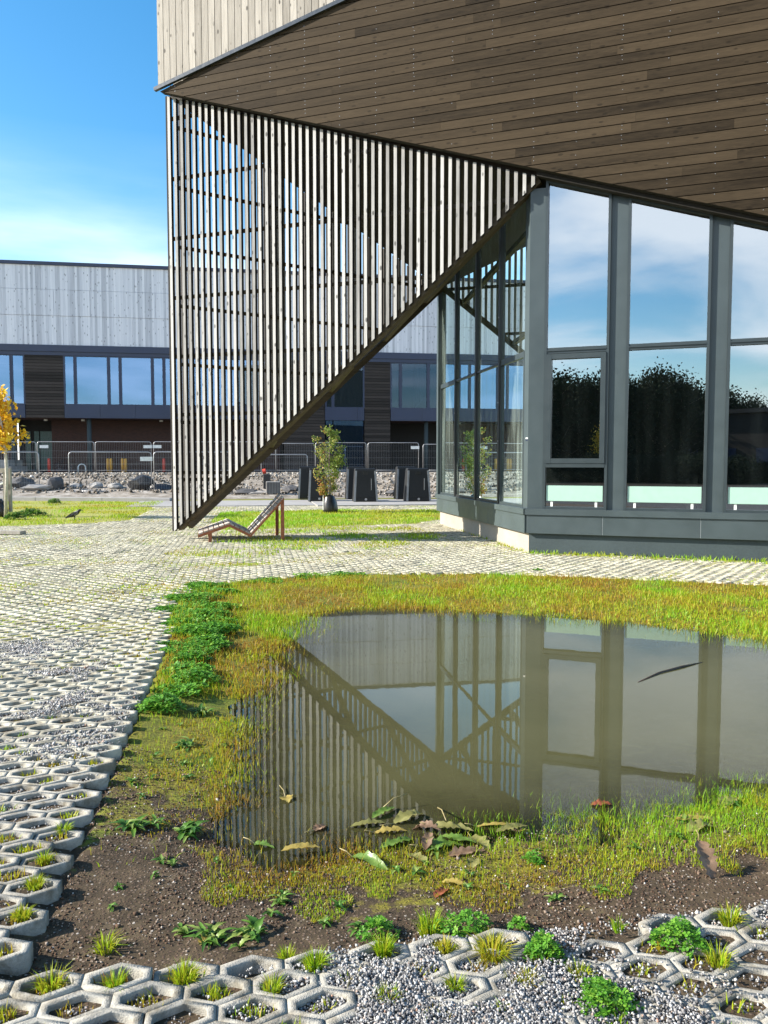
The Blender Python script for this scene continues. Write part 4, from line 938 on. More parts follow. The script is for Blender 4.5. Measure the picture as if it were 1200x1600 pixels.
# back screen, from the tip to the far end of the side wall
def loc2w(u, y): return CB + bdir * u + inn * y
T2 = loc2w(Tu + .06, -OS + SD + .10); dv = EB - T2; BL = float(np.hypot(*dv)); ba = atan2(dv[1], dv[0])
mb = MB(); x = 0.10; top = lambda x_: TLz + (Etop - TLz) * x_ / BL; bot = lambda x_: Tz + (Etop - Tz) * x_ / BL
while x < BL - 0.1:
    tn = random.random(); a, b = x, x + SW
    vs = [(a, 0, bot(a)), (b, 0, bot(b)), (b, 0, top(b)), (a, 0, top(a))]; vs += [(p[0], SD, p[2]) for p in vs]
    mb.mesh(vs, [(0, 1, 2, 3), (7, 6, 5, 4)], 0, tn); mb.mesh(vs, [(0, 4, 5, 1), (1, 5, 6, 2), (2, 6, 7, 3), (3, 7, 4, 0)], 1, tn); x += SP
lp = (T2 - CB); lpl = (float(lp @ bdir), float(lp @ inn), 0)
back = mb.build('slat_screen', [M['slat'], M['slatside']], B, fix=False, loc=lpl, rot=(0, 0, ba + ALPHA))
for z in np.arange(1.2, 9.9, 1.19):
    mb = MB()
    x1 = (z - Tz) / (Etop - Tz) * BL if z < Etop else (z - TLz) / (Etop - TLz) * BL
    if x1 > .2: mb.box(0.05, x1, -.05, -.002, z, z + .07, 0, random.random()); mb.build('rail', M['beam'], back)
mb = MB(); e2 = Vector((BL, 0, Etop - Tz)).normalized(); mb.bar((0.12, -.10, Tz + .10), (BL - .05, -.10, Etop), 0.16, 0.14, up=(-e2.z, 0, e2.x))
mb.build('beam', M['beam'], back)
# struts between the two diagonals + sloping ceiling over the tetrahedron
Lw = np.array([*loc2w(TLu, -OS + SD + .02)]); Cw = loc2w(Cs[0], 0.02); 
def w2l(p, z): q = p - CB; return (float(q @ bdir), float(q @ inn), z)
for f in (0.30, 0.52, 0.74, 0.92):
    mb = MB()
    p = loc2w(Tu + (Cs[0] - Tu) * f, -OS + SD + .16); zf = Tz + (Cs[1] - Tz) * f; q = T2 + dv * min(f, .97); zq = Tz + (Etop - Tz) * min(f, .97)
    mb.bar(w2l(p, zf + .02), w2l(q, zq + .02), 0.10, 0.10); mb.build('strut', M['beam'], B)
mb = MB(); tri = [w2l(Lw, TLz), w2l(Cw, Cs[1]), w2l(EB, Etop)]
up_ = [(p[0], p[1], p[2] + .25) for p in tri]
mb.mesh(tri + up_, [(0, 1, 2), (5, 4, 3), (0, 3, 4, 1), (1, 4, 5, 2), (2, 5, 3, 0)]); mb.build('canopy_ceiling', M['darkwood'], B)
# upper storey behind the plank wall
mb = MB(); E2 = EB + bdir * 12; C2 = CB + bdir * UR
foot = [w2l(Lw, TLz + .255), w2l(EB, Etop + .255), w2l(E2, Etop + .255), w2l(C2, hz(UR) + .05), w2l(Cw, hz(0) + .3)]
foot = [(p[0], p[1] + (.0 if i in (1, 2) else .12), p[2]) for i, p in enumerate(foot)]
topp = [(p[0], p[1], ZT - .02) for p in foot]; n = len(foot)
mb.mesh(foot + topp, [(i, (i + 1) % n, n + (i + 1) % n, n + i) for i in range(n)] + [tuple(range(n, 2 * n))]); mb.build('upper_wall', M['board'], B)
mb = MB(); mb.mesh([(foot[i][0], foot[i][1], foot[i][2] - .01) for i in (1, 4, 3, 2)], [(0, 1, 2, 3)]); mb.build('ceiling', M['inside'], B, fix=False)

# ---- glazed front: posts, frames, panes
SILL = 0.78
TR = 3.52
Xs = [FP(x, 700, 0)[0] for x in (852, 946, 979, 1101, 1136)]
print('mullions', Xs)
bays = [(Xs[0], Xs[1], True), (Xs[2], Xs[3], False), (Xs[4], Xs[4] + (Xs[3] - Xs[2]), False)]
stp = Xs[4] - Xs[2]
for k_ in range(1, 4): bays.append((Xs[4] + stp * k_, Xs[4] + stp * k_ + (Xs[3] - Xs[2]), False))
def frame_rect(mb, x0, x1, zb, zt0, zt1, w, y0, y1):
    """frame standing inside the opening; top follows a slope zt0->zt1"""
    mb.box(x0, x0 + w, y0, y1, zb, zt0 + (zt1 - zt0) * 0.0)
    mb.box(x1 - w, x1, y0, y1, zb, zt1)
    mb.box(x0 + w, x1 - w, y0 + .003, y1 - .003, zb, zb + w)
    m_ = lambda x: zt0 + (zt1 - zt0) * (x - x0) / (x1 - x0)
    mb.prism([(x0 + w, m_(x0 + w) - w), (x1 - w, m_(x1 - w) - w), (x1 - w, m_(x1 - w)), (x0 + w, m_(x0 + w))], 1, y0 + .003, y1 - .003)
hd = lambda u: hz(u) - 0.06
for (x0, x1, sash) in bays:
    mb = MB(); frame_rect(mb, x0 - .035, x1 + .035, SILL, hd(x0), hd(x1), .045, -.045, .06); mb.box(x0 + .01, x1 - .01, -.035, .05, TR - .05, TR + .05)
    mb.box(x0 + .01, x1 - .01, -.052, -.036, TR - .008, TR + .012)
    wnd = mb.build('window', M['frame'], B)
    mb = MB(); mb.face([(x0, .02, TR), (x1, .02, TR), (x1, .02, hd(x1) - .02), (x0, .02, hd(x0) - .02)]); mb.build('pane', M['glass'], wnd)
    if sash:
        zb_, zt_ = FP(900, 724, 0)[1], TR - .06
        mb = MB(); frame_rect(mb, x0 + .012, x1 - .012, zb_, zt_, zt_, .085, -.062, .04); mb.box(x0 + .01, x1 - .01, -.05, .045, zb_ - .07, zb_ - .004); mb.build('sash', M['frame'], wnd)
        mb = MB(); mb.face([(x0 + .09, .015, zb_ + .08), (x1 - .09, .015, zb_ + .08), (x1 - .09, .015, zt_ - .08), (x0 + .09, .015, zt_ - .08)]); mb.build('pane', M['glass'], wnd)
        mb = MB(); mb.face([(x0, .02, SILL), (x1, .02, SILL), (x1, .02, zb_ - .06), (x0, .02, zb_ - .06)]); mb.build('pane', M['glass'], wnd)
    else:
        mb = MB(); mb.face([(x0, .02, SILL), (x1, .02, SILL), (x1, .02, TR), (x0, .02, TR)]); mb.build('pane', M['glass'], wnd)
    # frosted strip with two brackets just inside the glass
    mb = MB(); zt_ = FP(900, 759, .01)[1]; mb.bbox(x0 + .03, x1 - .03, -.022, -.006, zt_ - .27, zt_, .003); gp = mb.build('guard_strip', M['mint'], B)
    for f in (.12, .86): mb = MB(); xx_ = x0 + (x1 - x0) * f; mb.box(xx_ - .02, xx_ + .02, -.004, .012, SILL + .03, zt_ - .1); mb.build('bracket', M['white'], gp)
# posts between the windows (recessed face between two frames), corner post
for i in range(len(bays) - 1):
    a, b = bays[i][1] + .037, bays[i + 1][0] - .037; mb = MB(); mb.box(a, b, .0, .10, SILL, hd(a) + .1)
    mb.box(a - .001, b + .001, -.002, .05, TR - .42, TR - .412); mb.build('post', M['panel'], B)
sw = -WANG + ALPHA                       # side wall direction inside the building frame: rotate from local +y
sdir = np.array([float(wdir @ bdir), float(wdir @ inn)])
sn = np.array([-sdir[1], sdir[0]])       # outward normal of the side wall (to the left)
mb = MB(); cpoly = [(bays[0][0] - .037, -.03), (bays[0][0] - .037, .12), (0.25, .12), tuple(sdir * .24 - sn * .02), tuple(sdir * .24 + sn * .03), tuple(sn * .03 + np.array([.0, -.03]))]
mb.prism(cpoly, 2, SILL, Cs[1] - .15); mb.build('post', M['panel'], B)
# header, sill, cladding panels, plinth on the front
mb = MB(); mb.prism([(.1, hd(.1) - .02), (UR, hd(UR) - .02), (UR, hz(UR) + .02), (.1, hz(.1) + .02)], 1, -.20, .14); mb.build('header', M['gap'], B)
mb = MB(); mb.prism([(-.06, SILL - .105), (-.06, SILL - .012), (-.02, SILL), (UR, SILL), (UR, SILL - .105)], 1, -.10, .12); 
mb.build('sill', M['panel'], B)
mb = MB(); xx_ = -.035
for i in range(9):
    L_ = 1.30 if i == 0 else 1.56; mb.bbox(xx_ + .006, xx_ + L_ - .006, -.075, .05, .345, SILL - .107, .004); xx_ += L_
mb.build('cladding_panel', M['panel'], B)
mb = MB(); xx_ = -.035 + 1.30
for i in range(8): mb.box(xx_ - .006, xx_ + .006, -.071, .04, .35, SILL - .11); xx_ += 1.56
mb.build('joint_strip', M['jointmetal'], B)
mb = MB(); mb.box(.002, UR, .0, .3, -.25, .36); mb.build('plinth', M['plinthgrey'], B)
# ---- side wall (runs away from the camera), local frame along the wall
sa = atan2(sdir[1], sdir[0]); SR = (0, 0, sa)
TM = [1.67, 3.33, 5.08]
wt = lambda x: Cs[1] + (Etop - Cs[1]) * x / ELEN - .05
mb = MB(); mb.box(ELEN - .16, ELEN, -.04, .10, SILL, wt(ELEN)); sp_ = mb.build('post', M['panel'], B, rot=SR)
for i, x in enumerate(TM):
    mb = MB(); mb.box(x - .045, x + .045, -.05, .055, SILL, wt(x)); po = mb.build('glazing_bar', M['blackseal'], B, rot=SR)
    mb = MB()
    for z in (1.0, 2.0, 2.75, 4.4, 5.3): mb.box(x - .012, x + .012, .0555, .066, z, z + .024)
    mb.build('fixing', M['galv'], po)
ed = [.24] + TM + [ELEN - .16]
for i in range(4):
    a, b = ed[i] + (.047 if i else 0), ed[i + 1] - (.047 if i < 3 else 0); mb = MB()
    w_ = .05 if i in (0, 3) else .02
    mb.box(a, b, -.03, .035, TR - w_, TR + w_); mb.box(a, b, -.03, .035, SILL, SILL + .05)
    e_ = .05 if i in (0, 3) else .012
    mb.box(a, a + e_, -.03, .035, SILL + .05, TR - w_); mb.box(b - e_, b, -.03, .035, SILL + .05, TR - w_)
    wn_ = mb.build('window', M['frame'] if i in (0, 3) else M['blackseal'], B, rot=SR)
    mb = MB(); mb.face([(a, 0, SILL), (b, 0, SILL), (b, 0, TR), (a, 0, TR)]); mb.build('pane', M['sideglass'], wn_)
    mb = MB(); mb.face([(a, 0, TR), (b, 0, TR), (b, 0, wt(b)), (a, 0, wt(a))]); mb.build('pane', M['sideglass'], wn_)
mb = MB(); mb.prism([(-.02, SILL - .105), (ELEN + .06, SILL - .105), (ELEN + .06, SILL), (-.02, SILL)], 1, -.05, .115); mb.build('sill', M['panel'], B, rot=SR)
mb = MB()
for a, b in ((.0, 2.2), (2.2, 4.5), (4.5, ELEN + .03)): mb.bbox(a + .005, b - .005, -.04, .085, .345, SILL - .107, .004)
mb.build('cladding_panel', M['panel'], B, rot=SR)
mb = MB(); mb.box(.0, ELEN - .02, -.3, .0, -.25, .36); mb.build('plinth', M['plinth'], B, rot=SR)
# sticker on the corner post
su, sz = FP(826.5, 686, .032); mb = MB(); mb.box(su - .06, su + .05, -.034, -.0305, sz - .03, sz + .03, 0); mb.box(su - .06, su + .05, -.036, -.0345, sz + .0, sz + .028, 1); mb.box(su + .01, su + .045, -.038, -.0365, sz + .004, sz + .026, 2)
mb.build('sticker', [M['navy'], M['sign'], M['red']], B)
# interior shell
mb = MB(); mb.prism([(.1, .2), (UR, .2), (UR, 6.6), tuple(sdir * ELEN * .97 - sn * .05)], 2, .4, .70); mb.build('floor', M['inside'], B)
mb = MB(); q = sdir * ELEN; mb.box(q[0], UR, q[1] - .1, q[1] + .1, .4, 6.3); mb.box(UR - .1, UR, .2, q[1] - .1, .4, 6.2); mb.box(2.6, 2.8, 2.2, 2.4, .7, 6.0)
mb.build('inner_wall', M['inside'], B)

# ================================================================== FAR BUILDING
FA = R(9.5); FO = np.array([0.0, 60.0]); FZ = 0.86
FB = thing('long_school_building', 'long building with silvery upper storey over navy framed windows and brick ground floor', 'building', (FO[0], FO[1], FZ), FA)
def FBx(px): p = (px - 600) / FPX; p_ = p / cos(0); return FO[1] * p_ / (cos(FA) - sin(FA) * p_)
def FBz(px, py):
    x = FBx(px); Y = FO[1] + sin(FA) * x; return atY(px, py, Y)[2] - FZ
x0, x1 = FBx(-260), FBx(900)
zt, zb1, zb2, zw, zs = FBz(0, 408), FBz(0, 537), FBz(0, 553), FBz(0, 631), FBz(0, 652)
print('far', x0, x1, zt, zb1, zb2, zw, zs)
mb = MB(); rowsz = [zb1, zb1 + (zt - zb1) * .36, zb1 + (zt - zb1) * .68, zt - .12]
for r in range(3):
    x = x0 - random.uniform(0, 3)
    while x < x1:
        wd = random.uniform(2.4, 5.2); mb.box(max(x, x0) + .012, min(x + wd, x1) - .012, -.02 * (r == 1), .3, rowsz[r] + .012, rowsz[r + 1] - .012, 0, random.random()); x += wd
mb.box(x0, x1, .04, 14, zb1, zt - .13, 0); mb.build('cladding', M['farwall'], FB)
mb = MB(); mb.box(x0 - .1, x1 + .1, -.1, 14.1, zt - .12, zt + .1); mb.build('roof', M['navy'], FB)
mb = MB(); mb.box(x0, x1, -.06, .5, zb2 + .25, zb1); mb.box(x0, x1, .02, .5, zb2, zb2 + .248); mb.build('fascia', M['navy'], FB)
timb = [(43, 103, zs, zb2), (-120, -60, zs, zb2), (505 - 60, 508, 0, zb2), (570, 610, 0, zb2), (700, 760, zs, zb2)]
for (a, b, z0, z1) in timb:
    a, b = FBx(a), FBx(b); mb = MB(); z = z0
    while z < z1: mb.box(a, b, .05 + .012 * random.random(), .4, z + .012, min(z + .20, z1), 0, random.random()); z += .21
    mb.build('timber_panel', M['darkwood'], FB)
wins = [(-60, -40), (-38, 21), (23, 42), (104, 120), (122, 172), (174, 190), (192, 240), (242, 258), (260, 310), (312, 330), (332, 380), (382, 400), (402, 443), (510, 520), (522, 569), (611, 625), (627, 668), (670, 698), (762, 800), (802, 860)]
for (a, b) in wins:
    a, b = FBx(a), FBx(b); mb = MB(); f = .06
    mb.box(a - .05, a + f, .06, .3, zw, zb2); mb.box(b - f, b + .05, .06, .3, zw, zb2); mb.box(a + f, b - f, .07, .29, zw, zw + f); mb.box(a + f, b - f, .07, .29, zb2 - f, zb2); fr = mb.build('window', M['navy'], FB)
    mb = MB(); mb.face([(a, .15, zw), (b, .15, zw), (b, .15, zb2), (a, .15, zb2)]); mb.build('pane', M['farglass'] if a < FBx(500) else M['fardark'], fr)
for (a, b) in [(-60, 42.5), (103.5, 444.5), (508.5, 569.5), (610.5, 699.5), (760.5, 900)]:
    a, b = FBx(a), FBx(b); mb = MB(); x = a
    while x < b - .05: mb.box(x + .006, min(x + 2.4, b) - .006, .02, .4, zs, zw - .003); x += 2.4
    mb.build('spandrel', M['navy'], FB)
mb = MB(); mb.box(x0, x1, .41, 6, zs - .02, zs + .18); mb.build('first_floor', M['brick'], FB)
mb = MB(); mb.box(x0, x1, 5.0, 5.2, zs + .2, zb2); mb.box(x0, x1, .5, 5, zb2 - .1, zb2 - .02)
for px in (660, 668, 90, 230): x = FBx(px); mb.box(x - .15, x + .15, 2, 2.3, zs + .2, zb2 - .1)
mb.bar((FBx(650), 1.2, zw - .2), (FBx(700), 1.2, zw + 2.4), .2, .25); mb.build('inner_wall', M['inside'], FB)
mb = MB(); mb.box(FBx(70), FBx(440), 2.4, 3, 0, zs - .03); mb.box(x0, FBx(10), 2.4, 3, 0, zs - .03); mb.build('brick_wall', M['brick'], FB)
mb = MB(); mb.box(FBx(10), FBx(70), 3.4, 3.6, 0, zs - .03); mb.build('recess_wall', M['inside'], FB); mb = MB(); mb.box(FBx(436), FBx(900), 3.6, 3.8, 0, zs - .03); mb.build('recess_wall', M['inside'], FB)
mb = MB()
for a, b in ((22, 30), (36, 44), (46, 69)): mb.box(FBx(a), FBx(b), 3.3, 3.38, .1, 3.0)
mb.build('door', simple('green_door', (0.05, 0.10, 0.09), .3), FB)
for px in (139, 20, 668):
    x = FBx(px); mb = MB(); mb.tube([(x, .55, 0), (x, .55, zs - .02)], .16, 14); mb.build('column', M['plinthgrey'], FB, smooth=True)
for px in (65, 125, 250):
    x = FBx(px); mb = MB(); mb.tube([(x, 1.6, zs - .14), (x, 1.6, zs - .02)], .13, 10); mb.build('ceiling_lamp', M['white'], FB)
mb = MB()
for a, b, z0, z1 in ((510, 520, 0, zs), (522, 568, 0, zs)): mb.box(FBx(a), FBx(b), .2, .24, z0, z1 - .02)
mb.build('ground_floor_glazing', M['farglass'], FB)
mb = MB(); mb.box(x0, FBx(30), -1.8, 2.3, -.02, .45); mb.box(x0, FBx(22), -1.2, 2.3, .45, .9); mb.build('step', M['rubble'], FB)
# brick pavement in front of it, retaining edge
mb = MB(); mb.box(x0, x1, -5.6, 8, -.5, -.004); o = mb.build('far_pavement', simple('red_paving', (0.36, 0.22, 0.18), .8, 0, .2, 2), loc=(FO[0], FO[1], FZ), rot=(0, 0, FA)); o['kind'] = 'structure'

# ================================================================== KERB, SLAB, BINS
mb = MB(); p = np.array(G(-140, 780)); q = np.array(G(268, 783.5)); a_ = atan2((q - p)[1], (q - p)[0]); L_ = float(np.hypot(*(q - p)))
x = 0
while x < L_: mb.bbox(x + .004, min(x + 3.0, L_) - .004, -.15, .25, -.1, .14, .012); x += 3.0
o = mb.build('kerb', M['kerb'], loc=(p[0], p[1], 0), rot=(0, 0, a_)); o['kind'] = 'structure'
p = np.array(G(268, 784)); q = np.array(G(740, 789)); 
mb = MB(); mb.box(-.2, 13.2, .0, 4.4, -.1, .035); o = mb.build('bin_slab', M['kerb'], loc=(*G(505, 791), 0), rot=(0, 0, GA)); o['kind'] = 'structure'
mb = MB(); mb.box(-7.0, -.25, .6, 4.6, -.1, .02); o = mb.build('far_path', M['kerb'], loc=(*G(505, 791), 0), rot=(0, 0, GA)); o['kind'] = 'structure'
def waste_bin(px0, px1, py, label):
    w_ = px1 - px0; wx, wy = G((px0 + px1) / 2, py); W_ = w_ * wy / FPX; H = 52 * wy / FPX if wy < 32.5 else 51 * wy / FPX
    t = thing('waste_bin', label, 'bin', (wx, wy + .0, .035), R(7), 'charcoal waste bins in a row on the concrete slab'); hw = W_ / 2; D = W_ * .92
    def prof(f): return hw * (1 - .12 * f)
    mb = MB(); rows_ = [(0, hw, 0, D), (.06 * H, hw, 0, D), (.93 * H, hw * .86, .13, D - .13), (.985 * H, hw * .84, .15, D - .15), (H, hw * .80, .19, D - .19)]
    vs = [(sx * r[1], (r[2], r[3])[sy], r[0]) for r in rows_ for sx, sy in ((-1, 0), (1, 0), (1, 1), (-1, 1))]; fs = [(0, 3, 2, 1), (16, 17, 18, 19)]
    for i in range(4):
        for k_ in range(4): k2 = (k_ + 1) % 4; fs.append((i * 4 + k_, i * 4 + k2, (i + 1) * 4 + k2, (i + 1) * 4 + k_))
    mb.mesh(vs, fs); mb.build('body', M['binblack'], t)
    for s_ in (-1, 1):
        mb = MB(); a0, a1 = Vector((s_ * (hw - .03), -.012, .02)), Vector((s_ * (hw * .86 - .03), .118, .93 * H)); mb.bar(a0, a1, .075, .03, up=(0, 1, 0)); mb.build('edge_strip', M['binside'], t)
    mb = MB(); mb.bar((0, -.004, .12 * H + .02), (0, .10, .80 * H), W_ * .74, .02, up=(0, 1, 0)); dr = mb.build('door', M['binblack'], t)
    mb = MB(); mb.box(W_ * .22, W_ * .24, .0, .02, .35 * H, .7 * H); mb.build('handle', M['binside'], dr)
    mb = MB(); mb.bar((-.10, .10, .86 * H), (.10, .10, .86 * H), .02, .12, up=(0, 0, 1)); mb.build('hatch', M['black'], t)
    mb = MB(); mb.tube([(0, -.012, .10), (0, -.022, .10)], .05, 8); mb.build('badge', M['galv'], t)
    return t
waste_bin(466, 499, 781, 'charcoal waste bin at the back left, mostly hidden behind the leftmost front bin')
waste_bin(482, 516, 784.5, 'leftmost front charcoal waste bin, half hidden by the young tree')
waste_bin(541, 575, 781.5, 'charcoal waste bin standing behind the middle front bin')
waste_bin(553, 590.5, 785.5, 'middle front charcoal waste bin right of the young tree')
waste_bin(619, 654, 781.5, 'charcoal waste bin standing behind the rightmost front bin')
waste_bin(635, 673.5, 785, 'rightmost front charcoal waste bin nearest the glass wall')

# ================================================================== SITE FENCES
def fence_panel(pxl, pxr, pyt, Y0, Y1, zl, H, label, group, sign=None):
    a = atY(pxl, pyt, Y0); b = atY(pxr, pyt, Y1); p = Vector((a[0], Y0, zl)); q = Vector((b[0], Y1, zl)); L_ = (q - p).length; rz = atan2(q.y - p.y, q.x - p.x)
    t = thing('fence_panel', label, 'fence', tuple(p), rz, group); mb = MB(); r = .021; c = .12
    mb.tube([(0, 0, .05), (0, 0, H - c), (c * .3, 0, H - c * .3), (c, 0, H), (L_ - c, 0, H), (L_ - c * .3, 0, H - c * .3), (L_, 0, H - c), (L_, 0, .05)], r, 6); mb.tube([(0, 0, .22), (L_, 0, .22)], r * .8, 6)
    mb.build('frame', M['galv'], t, smooth=True)
    mb = MB(); n = int(L_ / .11)
    for i in range(1, n): x = L_ * i / n; mb.box(x - .0022, x + .0022, -.002, .002, .22, H - .01)
    for z in (.6, 1.05, 1.5): mb.box(.02, L_ - .02, -.005, -.001, z, z + .005)
    mb.build('wire_mesh', M['galv'], t)
    for x in (0.02, L_ - .02):
        mb = MB(); mb.bbox(x - .34, x + .34, -.12, .12, 0, .13, .03); mb.build('foot', M['black'], t)
    if sign is not None:
        x = L_ * sign; mb = MB(); mb.box(x - .28, x + .28, -.035, -.025, H - .42, H - .22); mb.build('sign_plate', M['sign'], t)
    return t
for (l, r, lb, sg) in [(-62, 60, 'site fence panel of the front row at the far left behind the yellow maple', None), (107, 236, 'front row site fence panel in the middle, with a small sign', .94), (240, 362, 'front row site fence panel behind the slatted screen', None)]:
    fence_panel(l, r, 703, 37.4, 37.9, .02, 2.05, lb, 'front row of site fence panels', sg)
for (l, r, lb, sg) in [(-34, 56, 'back row site fence panel behind the maple crown', None), (58, 147, 'back row site fence panel with a sign left of the grey column', .12), (149, 236, 'back row site fence panel right of the grey column', .94), (240, 330, 'back row site fence panel hidden behind the slats, left one', .06), (332, 430, 'back row site fence panel hidden behind the slats, right one', None)]:
    fence_panel(l, r, 692, 53, 53.3, .84, 2.1, lb, 'back row of site fence panels', sg)
for (l, r, yt, Y, z, H, lb, sg) in [(431, 492, 696, 53.3, .84, 2.0, 'back row site fence panel left of the young tree', None), (493, 572, 695, 53.4, .84, 2.05, 'back row site fence panel behind the young tree', None), (575, 654, 695, 53.5, .84, 2.05, 'back row site fence panel above the middle and right bins', .93), (661, 745, 698, 53.6, .84, 1.95, 'back row site fence panel beside the glass wall', None)]:
    fence_panel(l, r, yt, Y, Y + .2, z, H, lb, 'back row of site fence panels', sg)
fence_panel(408, 480, 711, 45, 45.2, .48, 1.55, 'low barrier panel on the rubble bank left of the bins', 'low barriers on the rubble bank')

# ================================================================== RUBBLE BANK THINGS
def rock(px, py, Y, sx, sy, sz, label, m='rubble', seed=0, cat='rubble', name='rubble_lump'):
    r_ = random.Random(seed); import bmesh
    bm = bmesh.new(); bmesh.ops.create_icosphere(bm, subdivisions=2, radius=.5)
    for v in bm.verts:
        s_ = r_.uniform(.72, 1.1); v.co = Vector((v.co.x * sx * s_, v.co.y * sy * s_, v.co.z * sz * s_ + sz * .3))
    me = bpy.data.meshes.new(name); bm.to_mesh(me); bm.free(); me.materials.append(M[m]); a = atY(px, py, Y); o = bpy.data.objects.new(name, me); C.objects.link(o)
    o.location = (a[0], Y, gz(a[0], Y) - .03); return tag(o, label, cat)
M['darkslab'] = concrete('dark_slab', (0.09, 0.09, 0.095)); M['tarp'] = simple('black_tarp', (0.012, 0.012, 0.014), .35, 0, .3, 4, .3)
for i, (px, Y, sx, sy, sz, m_, lb) in enumerate([(33, 38.2, 1.3, .8, .65, 'darkslab', 'rounded dark rubble block left of the tilted slab'), (60, 37.9, 1.8, .8, .4, 'rubble', 'flat pale concrete slab lying by the kerb'),
    (86, 38.1, 1.0, .6, .8, 'darkslab', 'upright broken slab leaning between fence posts'), (222, 38.3, 1.5, .8, .95, 'tarp', 'crumpled black tarpaulin heap with a peak beside the fence'),
    (250, 38.1, 1.5, .7, .55, 'tarp', 'low black tarpaulin heap right of the peaked heap'), (118, 38.4, .7, .5, .35, 'rubble', 'small grey rubble lump right of the leaning slab'), (150, 39, .9, .6, .4, 'rubble', 'brownish rubble lump in the middle of the bank'),
    (180, 38.8, .8, .6, .35, 'rubble', 'low rubble lump left of the black tarpaulin'), (8, 38.4, 1.0, .7, .5, 'darkslab', 'dark rubble lump behind the tree stakes'),
    (385, 37.6, 1.2, .7, .4, 'darkslab', 'dark timber offcuts heap on the bank below the screen'), (455, 38.4, .9, .6, .45, 'darkslab', 'dark stone left of the bins'), (405, 37.5, 1.5, .6, .25, 'rubble', 'grey broken boards heap near the path'),
    (612, 38, .6, .5, .3, 'darkslab', 'dark stone between the middle and right bins')]):
    rock(px, 760, Y, sx, sy, sz, lb, m_, 40 + i)
t = thing('crate', 'ribbed grey crate on the rubble bank left of the bins', 'crate', (*atY(427, 772, 37.2)[:2], gz(*atY(427, 772, 37.2)[:2])), R(8)); mb = MB(); mb.bbox(-.33, .33, -.25, .25, 0, .58, .02); mb.build('body', M['rubble'], t)
mb = MB(); 
for i in range(9): mb.box(-.30 + i * .072, -.27 + i * .072, -.262, -.25, .03, .55)
mb.build('ribs', M['darkslab'], t)
a = atY(417, 755, 40); t = thing('barrier_post', 'black post with a red cap on the rubble bank', 'post', (a[0], 40, gz(a[0], 40)), 0); mb = MB(); mb.bbox(-.17, .17, -.12, .12, 0, .72, .02); mb.build('post', M['black'], t)
mb = MB(); mb.tube([(-.2, 0, .85), (-.05, 0, .88)], .13, 10); mb.build('cap', M['red'], t)
# small loose rubble: nobody could count it
n = 7000; x = rng.uniform(-24, 8, n); yb = rng.uniform(36.9, 49, n); y = yb + 0.165 * x * 0; z_, _, _ = ground_z(x, y)
o = stones('loose_rubble', x, y, z_ + .03, rng.uniform(.05, .22, n) * rng.uniform(.35, 1, n), np.clip(rng.normal(.45, .28, n) + (y > 46) * .25, 0, 1), 'hardcore'); tag(o, 'loose stones covering the rubble bank before the long building', 'rubble', kind='stuff')
# bollards and a bicycle before the brick wall
def bollard(px, col, label, H=1.0):
    a = atY(px, 735, 56); t = thing('bollard', label, 'bollard', (a[0], 56.2, FZ), 0); mb = MB(); mb.tube([(0, 0, 0), (0, 0, H * .96), (0, 0, H)], [.10, .10, .05], 10); mb.build('post', M[col], t, smooth=True)
    mb = MB(); mb.bbox(-.19, .19, -.19, .19, 0, .06, .015); mb.build('base', M['black'], t)
bollard(75, 'red', 'orange red bollard standing alone left of the grey column'); 
for px, k_ in ((167, 'left'), (172, 'right')): bollard(px, 'yellow', f'yellow bollard, {k_} one of the pair right of the grey column')
for px, k_ in ((190, 'left'), (195, 'right')): bollard(px, 'yellow', f'yellow bollard, {k_} one of the pair nearer the slatted screen')
bollard(255, 'red', 'dark red bollard beside the slatted screen')
a = atY(100, 735, 57); t = thing('bicycle', 'dark bicycle parked against the brick wall', 'bicycle', (a[0], 57.2, FZ), R(60))
def wheel(x, par):
    mb = MB(); mb.tube([(x + .33 * cos(q), 0, .34 + .33 * sin(q)) for q in np.linspace(0, 2 * pi, 21)], .022, 6, caps=False); o = mb.build('wheel', M['black'], par, smooth=True); mb = MB()
    for q in np.linspace(0, pi, 7)[:-1]: mb.tube([(x - .32 * cos(q), 0, .34 - .32 * sin(q)), (x + .32 * cos(q), 0, .34 + .32 * sin(q))], .003, 3)
    mb.build('spokes', M['galv'], o)
wheel(-.52, t); wheel(.52, t); mb = MB()
for P in ([(-.52, 0, .34), (-.1, 0, .33), (-.22, 0, .85), (-.52, 0, .34)], [(-.1, 0, .33), (.36, 0, .82), (-.2, 0, .78)], [(.52, 0, .34), (.36, 0, .82), (.33, 0, .98)], [(.38, -.24, 1.02), (.33, 0, .98), (.38, .24, 1.02)]): mb.tube(P, .02, 6)
mb.build('frame', M['black'], t, smooth=True); mb = MB(); mb.bbox(-.36, -.10, -.07, .07, .86, .92, .02); mb.build('saddle', M['black'], t)
a = atY(128, 735, 56.6); t = thing('bike_hoop', 'white arched hoop standing left of the grey column', 'hoop', (a[0], 56.6, FZ), R(25)); mb = MB(); mb.tube([(-.25, 0, 0), (-.25, 0, .35)] + [(-.25 * cos(q), 0, .35 + .25 * sin(q)) for q in np.linspace(.3, pi - .3, 7)] + [(.25, 0, .35), (.25, 0, 0)], .04, 6); mb.build('tube', M['white'], t, smooth=True)

